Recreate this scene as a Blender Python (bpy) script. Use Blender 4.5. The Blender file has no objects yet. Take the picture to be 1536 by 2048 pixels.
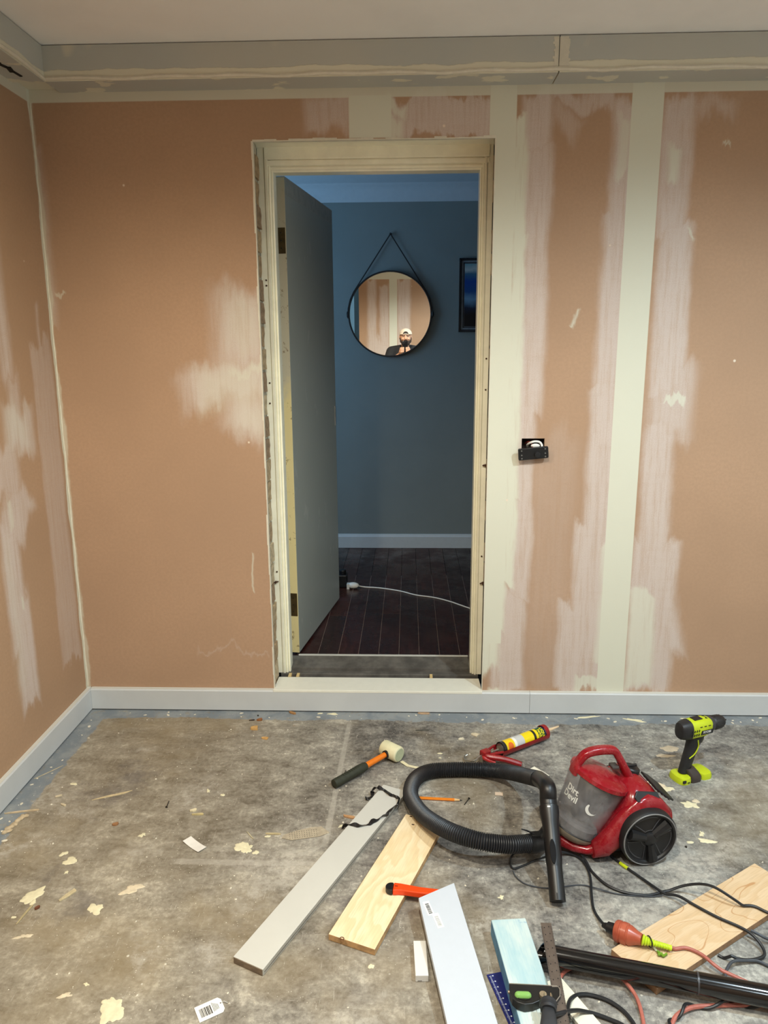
import bpy, bmesh, math, random
from mathutils import Vector, Matrix, noise
random.seed(7)
S = bpy.context.scene
COL = S.collection
PI = math.pi

# ------------------------------------------------------------------ camera
YAW, PITCH, ROLL, FPX, CH = -0.03375, -0.2175, -0.00592, 1477.49, 1.46
def _axes():
    f = Vector((math.sin(YAW)*math.cos(PITCH), math.cos(YAW)*math.cos(PITCH), math.sin(PITCH)))
    r = Vector((math.cos(YAW), -math.sin(YAW), 0)); u = r.cross(f)
    r2 = r*math.cos(ROLL) + u*math.sin(ROLL)
    return r2, r2.cross(f), f
AR, AU, AF = _axes()
cam = bpy.data.objects.new('camera', bpy.data.cameras.new('camera'))
COL.objects.link(cam)
cam.data.sensor_fit = 'VERTICAL'; cam.data.sensor_height = 36.0
cam.data.lens = FPX/2048*36.0
cam.data.clip_start = 0.01; cam.data.clip_end = 60
cam.matrix_world = Matrix(((AR.x, AU.x, -AF.x, 0), (AR.y, AU.y, -AF.y, 0), (AR.z, AU.z, -AF.z, CH), (0, 0, 0, 1)))
S.camera = cam
# surveying helpers: where a sight line of the photograph meets a level, a wall parallel to the back wall, or the left wall
def _ray(px, py): return AF + AR*((px-768)/FPX) - AU*((py-1024)/FPX)
def at(px, py, z=0.0):
    d = _ray(px, py); t = (z-CH)/d.z; return Vector((d.x*t, d.y*t, z))
def aty(px, py, y=2.8):
    d = _ray(px, py); t = y/d.y; return Vector((d.x*t, y, CH+d.z*t))
def atx(px, py, x=-1.33):
    d = _ray(px, py); t = x/d.x; return Vector((x, d.y*t, CH+d.z*t))

# ------------------------------------------------------------------ world, lights, exposure
w = bpy.data.worlds.new('world'); S.world = w; w.use_nodes = True
w.node_tree.nodes['Background'].inputs[0].default_value = (0.6, 0.75, 1, 1)
w.node_tree.nodes['Background'].inputs[1].default_value = 0.05
S.view_settings.view_transform = 'Standard'; S.view_settings.look = 'None'
S.view_settings.gamma = 1; S.view_settings.use_curve_mapping = False
S.view_settings.exposure = 0.0
DOWNLIGHTS = [(-0.80, 1.15, 72, (1.0, 0.88, 0.66)), (-0.05, 0.75, 165, (1.0, 0.95, 0.82)), (1.32, 1.15, 165, (0.72, 0.89, 1.0)),
              (1.20, -0.25, 90, (0.76, 0.91, 1.0))]
HALL_WINDOW = 14.0
CEIL = 2.452
for _x, _y, _e, _c in DOWNLIGHTS:
    _l = bpy.data.lights.new('downlight_lamp', 'SPOT'); _l.energy = _e; _l.color = _c
    _l.spot_size = math.radians(164); _l.spot_blend = .55; _l.shadow_soft_size = .04
    _o = bpy.data.objects.new('downlight_lamp', _l); COL.objects.link(_o); _o.location = (_x, _y, CEIL-.012)

# ------------------------------------------------------------------ materials
def lin(c):
    if isinstance(c, str):
        c = [int(c[i:i+2], 16)/255 for i in (0, 2, 4)]
    else: c = [v/255 for v in c]
    return tuple((v/12.92 if v <= .04045 else ((v+.055)/1.055)**2.4) for v in c) + (1,)
class NT:
    def __init__(s, mat):
        s.t = mat.node_tree; s.n = s.t.nodes; s.l = s.t.links
    def node(s, typ, **kw):
        n = s.n.new(typ)
        for k, v in kw.items():
            if hasattr(n, k): setattr(n, k, v)
        return n
    def link(s, a, b): s.l.new(a, b)
    def put(s, sock, v):
        if isinstance(v, bpy.types.NodeSocket): s.link(v, sock)
        else: sock.default_value = v
    def math(s, op, a, b=0.0, c=None, clamp=False):
        n = s.n.new('ShaderNodeMath'); n.operation = op; n.use_clamp = clamp
        s.put(n.inputs[0], a); s.put(n.inputs[1], b)
        if c is not None: s.put(n.inputs[2], c)
        return n.outputs[0]
    def mix(s, f, a, b, blend='MIX'):
        n = s.n.new('ShaderNodeMix'); n.data_type = 'RGBA'; n.blend_type = blend
        s.put(n.inputs[0], f); s.put(n.inputs[6], a); s.put(n.inputs[7], b)
        return n.outputs[2]
    def noise(s, vec, scale, detail=3, rough=.55, dist=0.0):
        n = s.n.new('ShaderNodeTexNoise'); s.put(n.inputs['Vector'], vec)
        n.inputs['Scale'].default_value = scale; n.inputs['Detail'].default_value = detail
        n.inputs['Roughness'].default_value = rough; n.inputs['Distortion'].default_value = dist
        return n.outputs['Fac']
    def ramp(s, v, lo, hi, a=0.0, b=1.0):
        n = s.n.new('ShaderNodeMapRange'); n.interpolation_type = 'SMOOTHSTEP'
        s.put(n.inputs[0], v); n.inputs[1].default_value = lo; n.inputs[2].default_value = hi
        n.inputs[3].default_value = a; n.inputs[4].default_value = b
        return n.outputs[0]
    def mapping(s, vec, scale=(1, 1, 1), rot=(0, 0, 0), loc=(0, 0, 0)):
        n = s.n.new('ShaderNodeMapping'); s.put(n.inputs[0], vec)
        n.inputs['Scale'].default_value = scale; n.inputs['Rotation'].default_value = rot; n.inputs['Location'].default_value = loc
        return n.outputs[0]
    def bump(s, h, strength=.3, dist=.002):
        n = s.n.new('ShaderNodeBump'); s.put(n.inputs['Height'], h)
        n.inputs['Strength'].default_value = strength; n.inputs['Distance'].default_value = dist
        return n.outputs[0]
def new_mat(name):
    m = bpy.data.materials.new(name); m.use_nodes = True
    return m, NT(m), m.node_tree.nodes['Principled BSDF']
_mc = {}
def M(name, col, rough=.5, metal=0.0, var=.12, scale=30, bump=.0, spec=.5, coat=0.0):
    """plain painted/moulded material with slight procedural mottling"""
    if name in _mc: return _mc[name]
    m, t, b = new_mat(name)
    tc = t.node('ShaderNodeTexCoord').outputs['Object']
    n = t.noise(tc, scale, 4, .6)
    c = lin(col)
    dark = tuple(v*(1-var) for v in c[:3])+(1,); light = tuple(min(1, v*(1+var)) for v in c[:3])+(1,)
    t.link(t.mix(t.ramp(n, .3, .7), dark, light), b.inputs['Base Color'])
    b.inputs['Roughness'].default_value = rough; b.inputs['Metallic'].default_value = metal
    b.inputs['Specular IOR Level'].default_value = spec
    b.inputs['Coat Weight'].default_value = coat
    if bump: t.link(t.bump(n, bump, .002), b.inputs['Normal'])
    _mc[name] = m; return m

# ------------------------------------------------------------------ mesh helpers
class MB:
    def __init__(s): s.v = []; s.f = []; s.mi = []; s.cur = 0
    def add(s, vs, fs):
        o = len(s.v); s.v += [Vector(v) for v in vs]
        s.f += [tuple(i+o for i in f) for f in fs]; s.mi += [s.cur]*len(fs); return s
    def box(s, c, d, rot=None):
        c = Vector(c); hx, hy, hz = d[0]/2, d[1]/2, d[2]/2
        vs = [Vector((x, y, z)) for x in (-hx, hx) for y in (-hy, hy) for z in (-hz, hz)]
        if rot is not None: vs = [rot @ v for v in vs]
        return s.add([v+c for v in vs], [(0, 1, 3, 2), (4, 6, 7, 5), (0, 4, 5, 1), (2, 3, 7, 6), (0, 2, 6, 4), (1, 5, 7, 3)])
    def lo(s, a, b):
        return s.box([(a[i]+b[i])/2 for i in range(3)], [abs(b[i]-a[i]) for i in range(3)])
    def tube(s, pts, r, n=10, cap=True, closed=False):
        pts = [Vector(p) for p in pts]; N = len(pts)
        rs = r if isinstance(r, (list, tuple)) else [r]*N
        up = None; rings = []
        for i, p in enumerate(pts):
            a = pts[max(i-1, 0)]; b = pts[min(i+1, N-1)]
            if closed: a = pts[i-1]; b = pts[(i+1) % N]
            t = (b-a).normalized()
            if up is None:
                up = Vector((0, 0, 1)) if abs(t.z) < .9 else Vector((1, 0, 0))
            x = up.cross(t)
            if x.length < 1e-6: x = Vector((1, 0, 0)).cross(t)
            x.normalize(); y = t.cross(x); up = y
            rings.append([p + (x*math.cos(2*PI*k/n) + y*math.sin(2*PI*k/n))*rs[i] for k in range(n)])
        vs = [v for rg in rings for v in rg]; fs = []
        for i in range(N if closed else N-1):
            j = (i+1) % N
            for k in range(n):
                k2 = (k+1) % n
                fs.append((i*n+k, i*n+k2, j*n+k2, j*n+k))
        if cap and not closed:
            fs.append(tuple(range(n))[::-1]); fs.append(tuple((N-1)*n+k for k in range(n)))
        return s.add(vs, fs)
    def cyl(s, a, b, r0, r1=None, n=24):
        return s.tube([a, b], [r0, r0 if r1 is None else r1], n)
    def lathe(s, o, ax, prof, n=32, e1=None, a0=0.0, a1=2*PI):
        """prof: (distance along axis, radius)"""
        o = Vector(o); ax = Vector(ax).normalized()
        if e1 is None: e1 = ax.orthogonal()
        e1 = (Vector(e1) - ax*Vector(e1).dot(ax)).normalized(); e2 = ax.cross(e1)
        full = abs(a1-a0-2*PI) < 1e-6; m = n if full else n+1
        vs = [o+ax*h+(e1*math.cos(a0+(a1-a0)*k/n)+e2*math.sin(a0+(a1-a0)*k/n))*max(r, 1e-5) for h, r in prof for k in range(m)]
        fs = []
        for i in range(len(prof)-1):
            for k in range(n):
                k2 = (k+1) % m
                fs.append((i*m+k, i*m+k2, (i+1)*m+k2, (i+1)*m+k))
        return s.add(vs, fs)
    def ell(s, c, r, rot=None, n=16, m=10):
        c = Vector(c); vs = []; fs = []
        for i in range(m+1):
            th = PI*i/m
            for k in range(n):
                ph = 2*PI*k/n
                v = Vector((r[0]*math.sin(th)*math.cos(ph), r[1]*math.sin(th)*math.sin(ph), r[2]*math.cos(th)))
                if rot is not None: v = rot @ v
                vs.append(c+v)
        for i in range(m):
            for k in range(n):
                k2 = (k+1) % n; fs.append((i*n+k, (i+1)*n+k, (i+1)*n+k2, i*n+k2))
        return s.add(vs, fs)
    def prism(s, out, h, fr=None):
        """outline in 2D extruded 0..h along local z, fr = 4x4 frame"""
        n = len(out); vs = [Vector((x, y, 0)) for x, y in out] + [Vector((x, y, h)) for x, y in out]
        if fr is not None: vs = [fr @ v for v in vs]
        fs = [tuple(range(n))[::-1], tuple(range(n, 2*n))] + [(i, (i+1) % n, n+(i+1) % n, n+i) for i in range(n)]
        return s.add(vs, fs)
    def caps(s, a, b, r0, r1, n=14):
        a = Vector(a); b = Vector(b); ax = (b-a); L = ax.length
        prof = [(-r0*math.cos(t), r0*math.sin(t)) for t in (0, .4, .8, 1.2)] + [(0, r0), (L, r1)] + [(L+r1*math.cos(t), r1*math.sin(t)) for t in (1.2, .8, .4, 0)]
        return s.lathe(a, ax, prof, n)
def weld(me, d=1e-5):
    bm = bmesh.new(); bm.from_mesh(me)
    bmesh.ops.remove_doubles(bm, verts=bm.verts, dist=d)
    bmesh.ops.dissolve_degenerate(bm, dist=1e-6, edges=bm.edges)
    bmesh.ops.recalc_face_normals(bm, faces=bm.faces)
    bm.to_mesh(me); bm.free()
def smooth(me, ang=35):
    me.shade_smooth() if hasattr(me, 'shade_smooth') else None
    try: me.set_sharp_from_angle(angle=math.radians(ang))
    except Exception: pass
def world_off(p):
    o = Vector((0, 0, 0))
    while p is not None: o += p.location; p = p.parent
    return o
def obj(name, mb, mat, parent=None, sm=True, bev=0.0, label=None, ang=35, seg=2, wd=True):
    """one mesh object from geometry given in world coordinates"""
    me = bpy.data.meshes.new(name)
    me.from_pydata([tuple(v) for v in mb.v], [], mb.f)
    mats = mat if isinstance(mat, (list, tuple)) else [mat]
    for m in mats: me.materials.append(m)
    if len(mats) > 1: me.polygons.foreach_set('material_index', mb.mi)
    if wd: weld(me)
    if sm: smooth(me, ang)
    o = bpy.data.objects.new(name, me); COL.objects.link(o)
    if parent is not None:
        o.parent = parent; o.location = -world_off(parent)
    if bev:
        b = o.modifiers.new('bevel', 'BEVEL'); b.width = bev; b.segments = seg; b.limit_method = 'ANGLE'; b.angle_limit = .6
    if label: o['label'] = label
    return o
def tag(o, label, cat, group=None, kind=None):
    o['label'] = label; o['category'] = cat
    if group: o['group'] = group
    if kind: o['kind'] = kind
    return o
def thing(name, label, cat, loc=(0, 0, 0), group=None):
    o = bpy.data.objects.new(name, None); COL.objects.link(o); o.location = Vector(loc)
    o.empty_display_size = .05
    return tag(o, label, cat, group)
def struct(name, mb, mat, parent=None, **k):
    o = obj(name, mb, mat, parent, **k)
    if parent is None: o['kind'] = 'structure'
    return o
def spline(pts, n=8, closed=False):
    P = [Vector(p) for p in pts]; N = len(P); out = []
    for i in range(N if closed else N-1):
        if closed: a, b, c, d = P[i-1], P[i], P[(i+1) % N], P[(i+2) % N]
        else:
            b, c = P[i], P[i+1]; a = P[i-1] if i else b*2-c; d = P[i+2] if i+2 < N else c*2-b
        for k in range(n):
            t = k/n
            out.append(.5*((2*b)+(c-a)*t+(2*a-5*b+4*c-d)*t*t+(3*b-a-3*c+d)*t**3))
    if not closed: out.append(P[-1])
    return out
def text_geo(txt, size, fn, depth=0.0, align='CENTER', bold=0.0):
    """letter shapes, each vertex (x,y) placed by fn"""
    cu = bpy.data.curves.new('t', 'FONT'); cu.body = txt; cu.size = size; cu.align_x = align; cu.align_y = 'CENTER'
    cu.resolution_u = 2; cu.offset = bold
    to = bpy.data.objects.new('t', cu); COL.objects.link(to)
    dg = bpy.context.evaluated_depsgraph_get(); me = to.evaluated_get(dg).to_mesh()
    mb = MB(); mb.add([fn(v.co.x, v.co.y) for v in me.vertices], [tuple(p.vertices) for p in me.polygons])
    to.evaluated_get(dg).to_mesh_clear(); bpy.data.objects.remove(to); bpy.data.curves.remove(cu)
    return mb
def frame(o, x, y):
    """4x4 with local x along x, z normal"""
    x = Vector(x).normalized(); z = x.cross(Vector(y)).normalized(); y = z.cross(x)
    return Matrix(((x.x, y.x, z.x, o[0]), (x.y, y.y, z.y, o[1]), (x.z, y.z, z.z, o[2]), (0, 0, 0, 1)))

# ------------------------------------------------------------------ wall material: pink fire-rated board with smears of jointing compound
def patch_group():
    g = bpy.data.node_groups.new('compound_patch', 'ShaderNodeTree')
    for nm, ty in (('P', 'NodeSocketVector'), ('C', 'NodeSocketVector'), ('H', 'NodeSocketVector'), ('A', 'NodeSocketFloat'), ('S', 'NodeSocketFloat'), ('K', 'NodeSocketFloat')):
        g.interface.new_socket(nm, in_out='INPUT', socket_type=ty)
    g.interface.new_socket('F', in_out='OUTPUT', socket_type='NodeSocketFloat')
    n = g.nodes; l = g.links
    gi = n.new('NodeGroupInput'); go = n.new('NodeGroupOutput')
    sub = n.new('ShaderNodeVectorMath'); sub.operation = 'SUBTRACT'; l.new(gi.outputs['P'], sub.inputs[0]); l.new(gi.outputs['C'], sub.inputs[1])
    rot = n.new('ShaderNodeVectorRotate'); rot.rotation_type = 'Z_AXIS'; l.new(sub.outputs[0], rot.inputs['Vector']); l.new(gi.outputs['A'], rot.inputs['Angle'])
    ab = n.new('ShaderNodeVectorMath'); ab.operation = 'ABSOLUTE'; l.new(rot.outputs[0], ab.inputs[0])
    s2 = n.new('ShaderNodeVectorMath'); s2.operation = 'SUBTRACT'; l.new(ab.outputs[0], s2.inputs[0]); l.new(gi.outputs['H'], s2.inputs[1])
    sp = n.new('ShaderNodeSeparateXYZ'); l.new(s2.outputs[0], sp.inputs[0])
    mx = n.new('ShaderNodeMath'); mx.operation = 'SMOOTH_MAX'; l.new(sp.outputs[0], mx.inputs[0]); l.new(sp.outputs[1], mx.inputs[1]); l.new(gi.outputs['S'], mx.inputs[2])
    dv = n.new('ShaderNodeMath'); dv.operation = 'DIVIDE'; l.new(mx.outputs[0], dv.inputs[0]); l.new(gi.outputs['S'], dv.inputs[1])
    mr = n.new('ShaderNodeMapRange'); mr.interpolation_type = 'SMOOTHSTEP'
    l.new(dv.outputs[0], mr.inputs[0]); mr.inputs[1].default_value = -1; mr.inputs[2].default_value = 1; mr.inputs[3].default_value = 1; mr.inputs[4].default_value = 0
    mu = n.new('ShaderNodeMath'); mu.operation = 'MULTIPLY'; l.new(mr.outputs[0], mu.inputs[0]); l.new(gi.outputs['K'], mu.inputs[1])
    l.new(mu.outputs[0], go.inputs[0])
    return g
PG = patch_group()
def wall_mat(name, axis, patches, base=(176, 144, 117), haze=(200, 185, 175), solid=(210, 209, 191)):
    """patches: (kind, a0, b0, a1, b1, angle, soft, strength); kind h haze / s solid / c crisp; a along the wall, b height"""
    m, t, b = new_mat(name)
    pos = t.node('ShaderNodeNewGeometry').outputs['Position']
    sp = t.node('ShaderNodeSeparateXYZ'); t.link(pos, sp.inputs[0])
    cb = t.node('ShaderNodeCombineXYZ'); t.link(sp.outputs[axis], cb.inputs[0]); t.link(sp.outputs[2], cb.inputs[1])
    P = cb.outputs[0]
    # edges wander: low-frequency plus streaks drawn out vertically
    nz = t.node('ShaderNodeTexNoise'); t.link(t.mapping(P, (1, .35, 1)), nz.inputs['Vector']); nz.inputs['Scale'].default_value = 9; nz.inputs['Detail'].default_value = 5; nz.inputs['Roughness'].default_value = .6
    v1 = t.node('ShaderNodeVectorMath', operation='SUBTRACT'); t.link(nz.outputs['Color'], v1.inputs[0]); v1.inputs[1].default_value = (.5, .5, 0)
    v2 = t.node('ShaderNodeVectorMath', operation='MULTIPLY_ADD'); t.link(v1.outputs[0], v2.inputs[0]); v2.inputs[1].default_value = (.055, .30, 0); t.link(P, v2.inputs[2])
    PD = v2.outputs[0]
    tot = {'h': None, 's': None, 'c': None}
    for (k, a0, b0, a1, b1, ang, soft, st) in patches:
        g = t.node('ShaderNodeGroup'); g.node_tree = PG
        t.link(P if k == 'c' else PD, g.inputs['P'])
        g.inputs['C'].default_value = ((a0+a1)/2, (b0+b1)/2, 0); g.inputs['H'].default_value = (abs(a1-a0)/2, abs(b1-b0)/2, 0)
        g.inputs['A'].default_value = math.radians(ang); g.inputs['S'].default_value = soft; g.inputs['K'].default_value = st
        o = g.outputs[0]
        tot[k] = o if tot[k] is None else t.math('MAXIMUM', tot[k], o)
    streak = t.noise(t.mapping(P, (1, .06, 1)), 60, 4, .7)
    streak2 = t.noise(t.mapping(P, (.2, 1, 1)), 50, 3, .6)
    weave = t.noise(P, 260, 2, .6)
    cloud = t.noise(P, 1.6, 3, .5)
    grain = t.noise(P, 90, 3, .7)
    c = t.mix(t.ramp(cloud, .3, .7), lin(tuple(v*.965 for v in base)), lin(tuple(min(255, v*1.025) for v in base)))
    c = t.mix(t.ramp(grain, .35, .65, 0, .35), c, lin(tuple(v*.93 for v in base)))
    if tot['h'] is not None:
        k = t.math('MULTIPLY', tot['h'], t.math('ADD', t.ramp(streak, .32, .58, .55, .9), t.ramp(weave, .4, .65, 0, .2)))
        k = t.math('MULTIPLY', k, t.ramp(streak2, .25, .55, .9, 1.0), clamp=True)
        c = t.mix(k, c, lin(haze))
    if tot['s'] is not None:
        k = t.math('MULTIPLY', tot['s'], t.ramp(streak, .3, .5, .8, 1.0), clamp=True)
        c = t.mix(k, c, lin(tuple(min(255, v*1.0) for v in solid)))
    if tot['c'] is not None:
        c = t.mix(tot['c'], c, lin(solid))
    # stray flecks of dried compound
    vor = t.node('ShaderNodeTexVoronoi'); t.link(P, vor.inputs['Vector']); vor.inputs['Scale'].default_value = 7
    fk = t.math('MULTIPLY', t.ramp(vor.outputs['Distance'], .02, .045, 1, 0), t.ramp(t.noise(P, 3, 1), .5, .56))
    c = t.mix(fk, c, lin((225, 210, 190)))
    t.link(c, b.inputs['Base Color'])
    b.inputs['Roughness'].default_value = .82; b.inputs['Specular IOR Level'].default_value = .25
    h = t.math('ADD', t.math('MULTIPLY', grain, .4), weave)
    t.link(t.bump(h, .12, .0012), b.inputs['Normal'])
    return m
def bp(k, x0, y0, x1, y1, ang=0, soft=.02, st=1.0):
    a = aty(x0, y0); b = aty(x1, y1); return (k, a.x, a.z, b.x, b.z, ang, soft, st)
def lp(k, x0, y0, x1, y1, ang=0, soft=.02, st=1.0):
    a = atx(x0, y0); b = atx(x1, y1); return (k, a.y, a.z, b.y, b.z, ang, soft, st)
BACK = [('c', .764, 0, .872, 2.36, 0, .0015, 1), ('c', .28, .30, .372, 2.36, 0, .002, 1), ('s', .28, .20, .365, .36, 0, .02, 1), ('c', -3, 2.309, 3, 2.5, 0, .002, .85),
        bp('c', 697, 190, 783, 275, 0, .003), bp('s', 775, 205, 812, 232, 8, .012, .8), bp('s', 775, 240, 806, 268, 0, .012, .8),
        bp('s', 1030, 225, 1052, 300, 0, .012), bp('s', 1026, 290, 1048, 480, 0, .012), bp('s', 1022, 470, 1036, 1000, 0, .01), bp('s', 1000, 980, 1026, 1180, 0, .01), bp('s', 990, 1170, 1008, 1270, 0, .012),
        bp('h', 1050, 190, 1098, 330), bp('h', 1045, 320, 1094, 560), bp('h', 1038, 540, 1082, 830), bp('h', 1036, 800, 1062, 1030), bp('h', 1020, 1000, 1058, 1200), bp('h', 985, 1190, 1045, 1385),
        bp('h', 1095, 190, 1262, 225, 8, .02, .75), bp('h', 1228, 205, 1262, 500), bp('h', 1208, 420, 1255, 820), bp('h', 1182, 780, 1242, 1080), bp('h', 1152, 1040, 1225, 1240), bp('h', 1118, 1200, 1200, 1385),
        bp('s', 1238, 240, 1256, 340, 0, .012, .6), bp('s', 1205, 1080, 1218, 1310, 0, .014, .7), bp('s', 1150, 1355, 1200, 1384, 0, .01, .8), bp('s', 975, 1366, 998, 1386, 0, .01, .9),
        bp('h', 1330, 190, 1368, 480), bp('h', 1322, 440, 1362, 800), bp('h', 1305, 730, 1378, 880, 0, .04, .9), bp('h', 1290, 860, 1330, 1120), bp('h', 1268, 1080, 1335, 1385), bp('h', 1285, 1180, 1350, 1320, -14, .03), bp('h', 1368, 200, 1470, 235, 10, .03, .5),
        bp('s', 1340, 270, 1352, 360, 0, .012, .8), bp('s', 1262, 1180, 1300, 1375, 0, .016, .75), bp('s', 1330, 812, 1366, 832, 12, .006, .8),
        bp('h', 612, 198, 700, 272, 0, .025, .8), bp('h', 785, 198, 1000, 272, 0, .01, .95),
        bp('h', 430, 590, 535, 740, 0, .06, 1), bp('h', 360, 728, 540, 800, -10, .045, 1), bp('h', 455, 780, 540, 862, 20, .05, 1), bp('s', 455, 735, 545, 752, -14, .02, .7), bp('s', 452, 605, 522, 705, 0, .05, .35), bp('s', 395, 738, 530, 808, -10, .05, .4), bp('s', 468, 790, 540, 852, 15, .05, .4),
        bp('h', 80, 300, 105, 640, 0, .02, .6), bp('h', 118, 820, 140, 1300, 0, .02, .35), bp('s', 64, 200, 66, 1384, 0, .004, .5),
        bp('s', 503, 1100, 508, 1165, 0, .006, .9), bp('s', 1446, 300, 1460, 306, 0, .004, .6), bp('s', 1378, 460, 1392, 470, 20, .006, .7), bp('s', 108, 583, 130, 590, -10, .005, .5),
        bp('s', 1150, 610, 1153, 665, 20, .006, .7), bp('h', 1100, 225, 1160, 275, 30, .03, .5), bp('h', 1060, 880, 1130, 1380, 0, .05, .22), bp('h', 395, 1302, 540, 1308, 0, .006, .3)]
LEFT = [('c', -3, 2.309, 3, 2.5, 0, .002, .85), ('s', 2.786, .09, 2.9, 2.4, 0, .004, .95),
        lp('h', 8, 820, 70, 905, 0, .04, 1), lp('h', 72, 620, 112, 985, 0, .02, .85), lp('h', 100, 690, 128, 1340, 0, .012, .5), lp('h', -40, 905, 42, 980, 0, .03, .8), lp('h', 0, 985, 66, 1065, 35, .03, .9),
        lp('h', -4, 1040, 60, 1300, 0, .025, 1), lp('h', 22, 1200, 80, 1405, 0, .02, 1), lp('s', 10, 1080, 50, 1380, 0, .05, .35), lp('s', 10, 825, 60, 895, 0, .05, .35), lp('h', -60, 200, 26, 760, 0, .03, .8), lp('s', 12, 990, 24, 1040, 0, .01, .5), lp('h', 12, 760, 45, 830, 0, .02, .6), lp('s', 40, 1190, 46, 1210, 0, .008, .7)]
for yy in (1.3, .65): LEFT += [('h', yy-.05, .3, yy+.09, 2.3, 0, .03, .8), ('c', yy-.012, .09, yy+.03, 2.35, 0, .002, .6)]
mBACK = wall_mat('pink_board_back', 0, BACK); mLEFT = wall_mat('pink_board_left', 1, LEFT, base=(175, 143, 114))
REAR = [('c', -.195, .0, -.085, 2.36, 0, .002, 1), ('c', -3, 2.31, 3, 2.5, 0, .002, 1), ('h', -.5, 0, -.38, 2.32, 0, .03, 1), ('h', -.33, .4, -.2, 2.2, 0, .03, 1), ('h', -.08, 0, .1, 2.3, 0, .03, 1), ('h', -.5, .9, -.2, 1.5, 0, .05, 1), ('h', 1.1, 0, 1.4, 2.3, 0, .03, 1), ('h', -1.2, .3, -1, 2.3, 0, .03, 1)]
mREAR = wall_mat('pink_board_rear', 0, REAR); mRIGHT = M('wall_right_primer', (226, 226, 222), .8, var=.03)

def bulk_mat():
    m, t, b = new_mat('bare_plasterboard')
    P = t.node('ShaderNodeNewGeometry').outputs['Position']
    sp = t.node('ShaderNodeSeparateXYZ'); t.link(P, sp.inputs[0])
    n1 = t.noise(t.mapping(P, (1, 1, 3)), 7, 4, .6); n2 = t.noise(P, 2, 3)
    c = t.mix(t.ramp(n2, .35, .65), lin((178, 180, 174)), lin((184, 183, 173)))
    # compound feathered along the lower edge of the bulkhead and over the screw heads
    z = t.math('ADD', sp.outputs[2], t.math('MULTIPLY', t.math('SUBTRACT', n1, .5), .035))
    sof = t.math('MULTIPLY', t.ramp(sp.outputs[2], 2.3395, 2.3405, 1, 0), 1.0)
    k = t.ramp(z, 2.371, 2.375, 1, 0)
    k = t.math('MULTIPLY', k, t.ramp(sp.outputs[2], 2.3403, 2.3412))
    dab = t.math('MULTIPLY', t.math('SUBTRACT', 1.0, t.ramp(sp.outputs[2], 2.3403, 2.3412)), t.ramp(t.noise(t.mapping(P, (1, 1.6, 1)), 7, 3, .5), .6, .64))
    k = t.math('MAXIMUM', k, dab)
    c = t.mix(k, c, lin((214, 209, 188)))
    sc = t.math('MULTIPLY', t.ramp(t.noise(t.mapping(P, (1, 1, .6)), 3.6, 2), .61, .65), t.ramp(z, 2.405, 2.42))
    c = t.mix(sc, c, lin((206, 200, 182)))
    t.link(c, b.inputs['Base Color']); b.inputs['Roughness'].default_value = .85
    t.link(t.bump(k, .5, .003), b.inputs['Normal'])
    return m
mBULK = bulk_mat()
mCEIL = M('ceiling_paint', (242, 240, 236), .9, var=.03, scale=3)
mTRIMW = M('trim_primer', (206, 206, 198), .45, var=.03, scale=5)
mCREAM = M('frame_cream_gloss', (250, 246, 222), .22, var=.05, scale=12, spec=.6)
mCAPW = M('compound_cap', (212, 206, 188), .8, var=.05)

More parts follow.
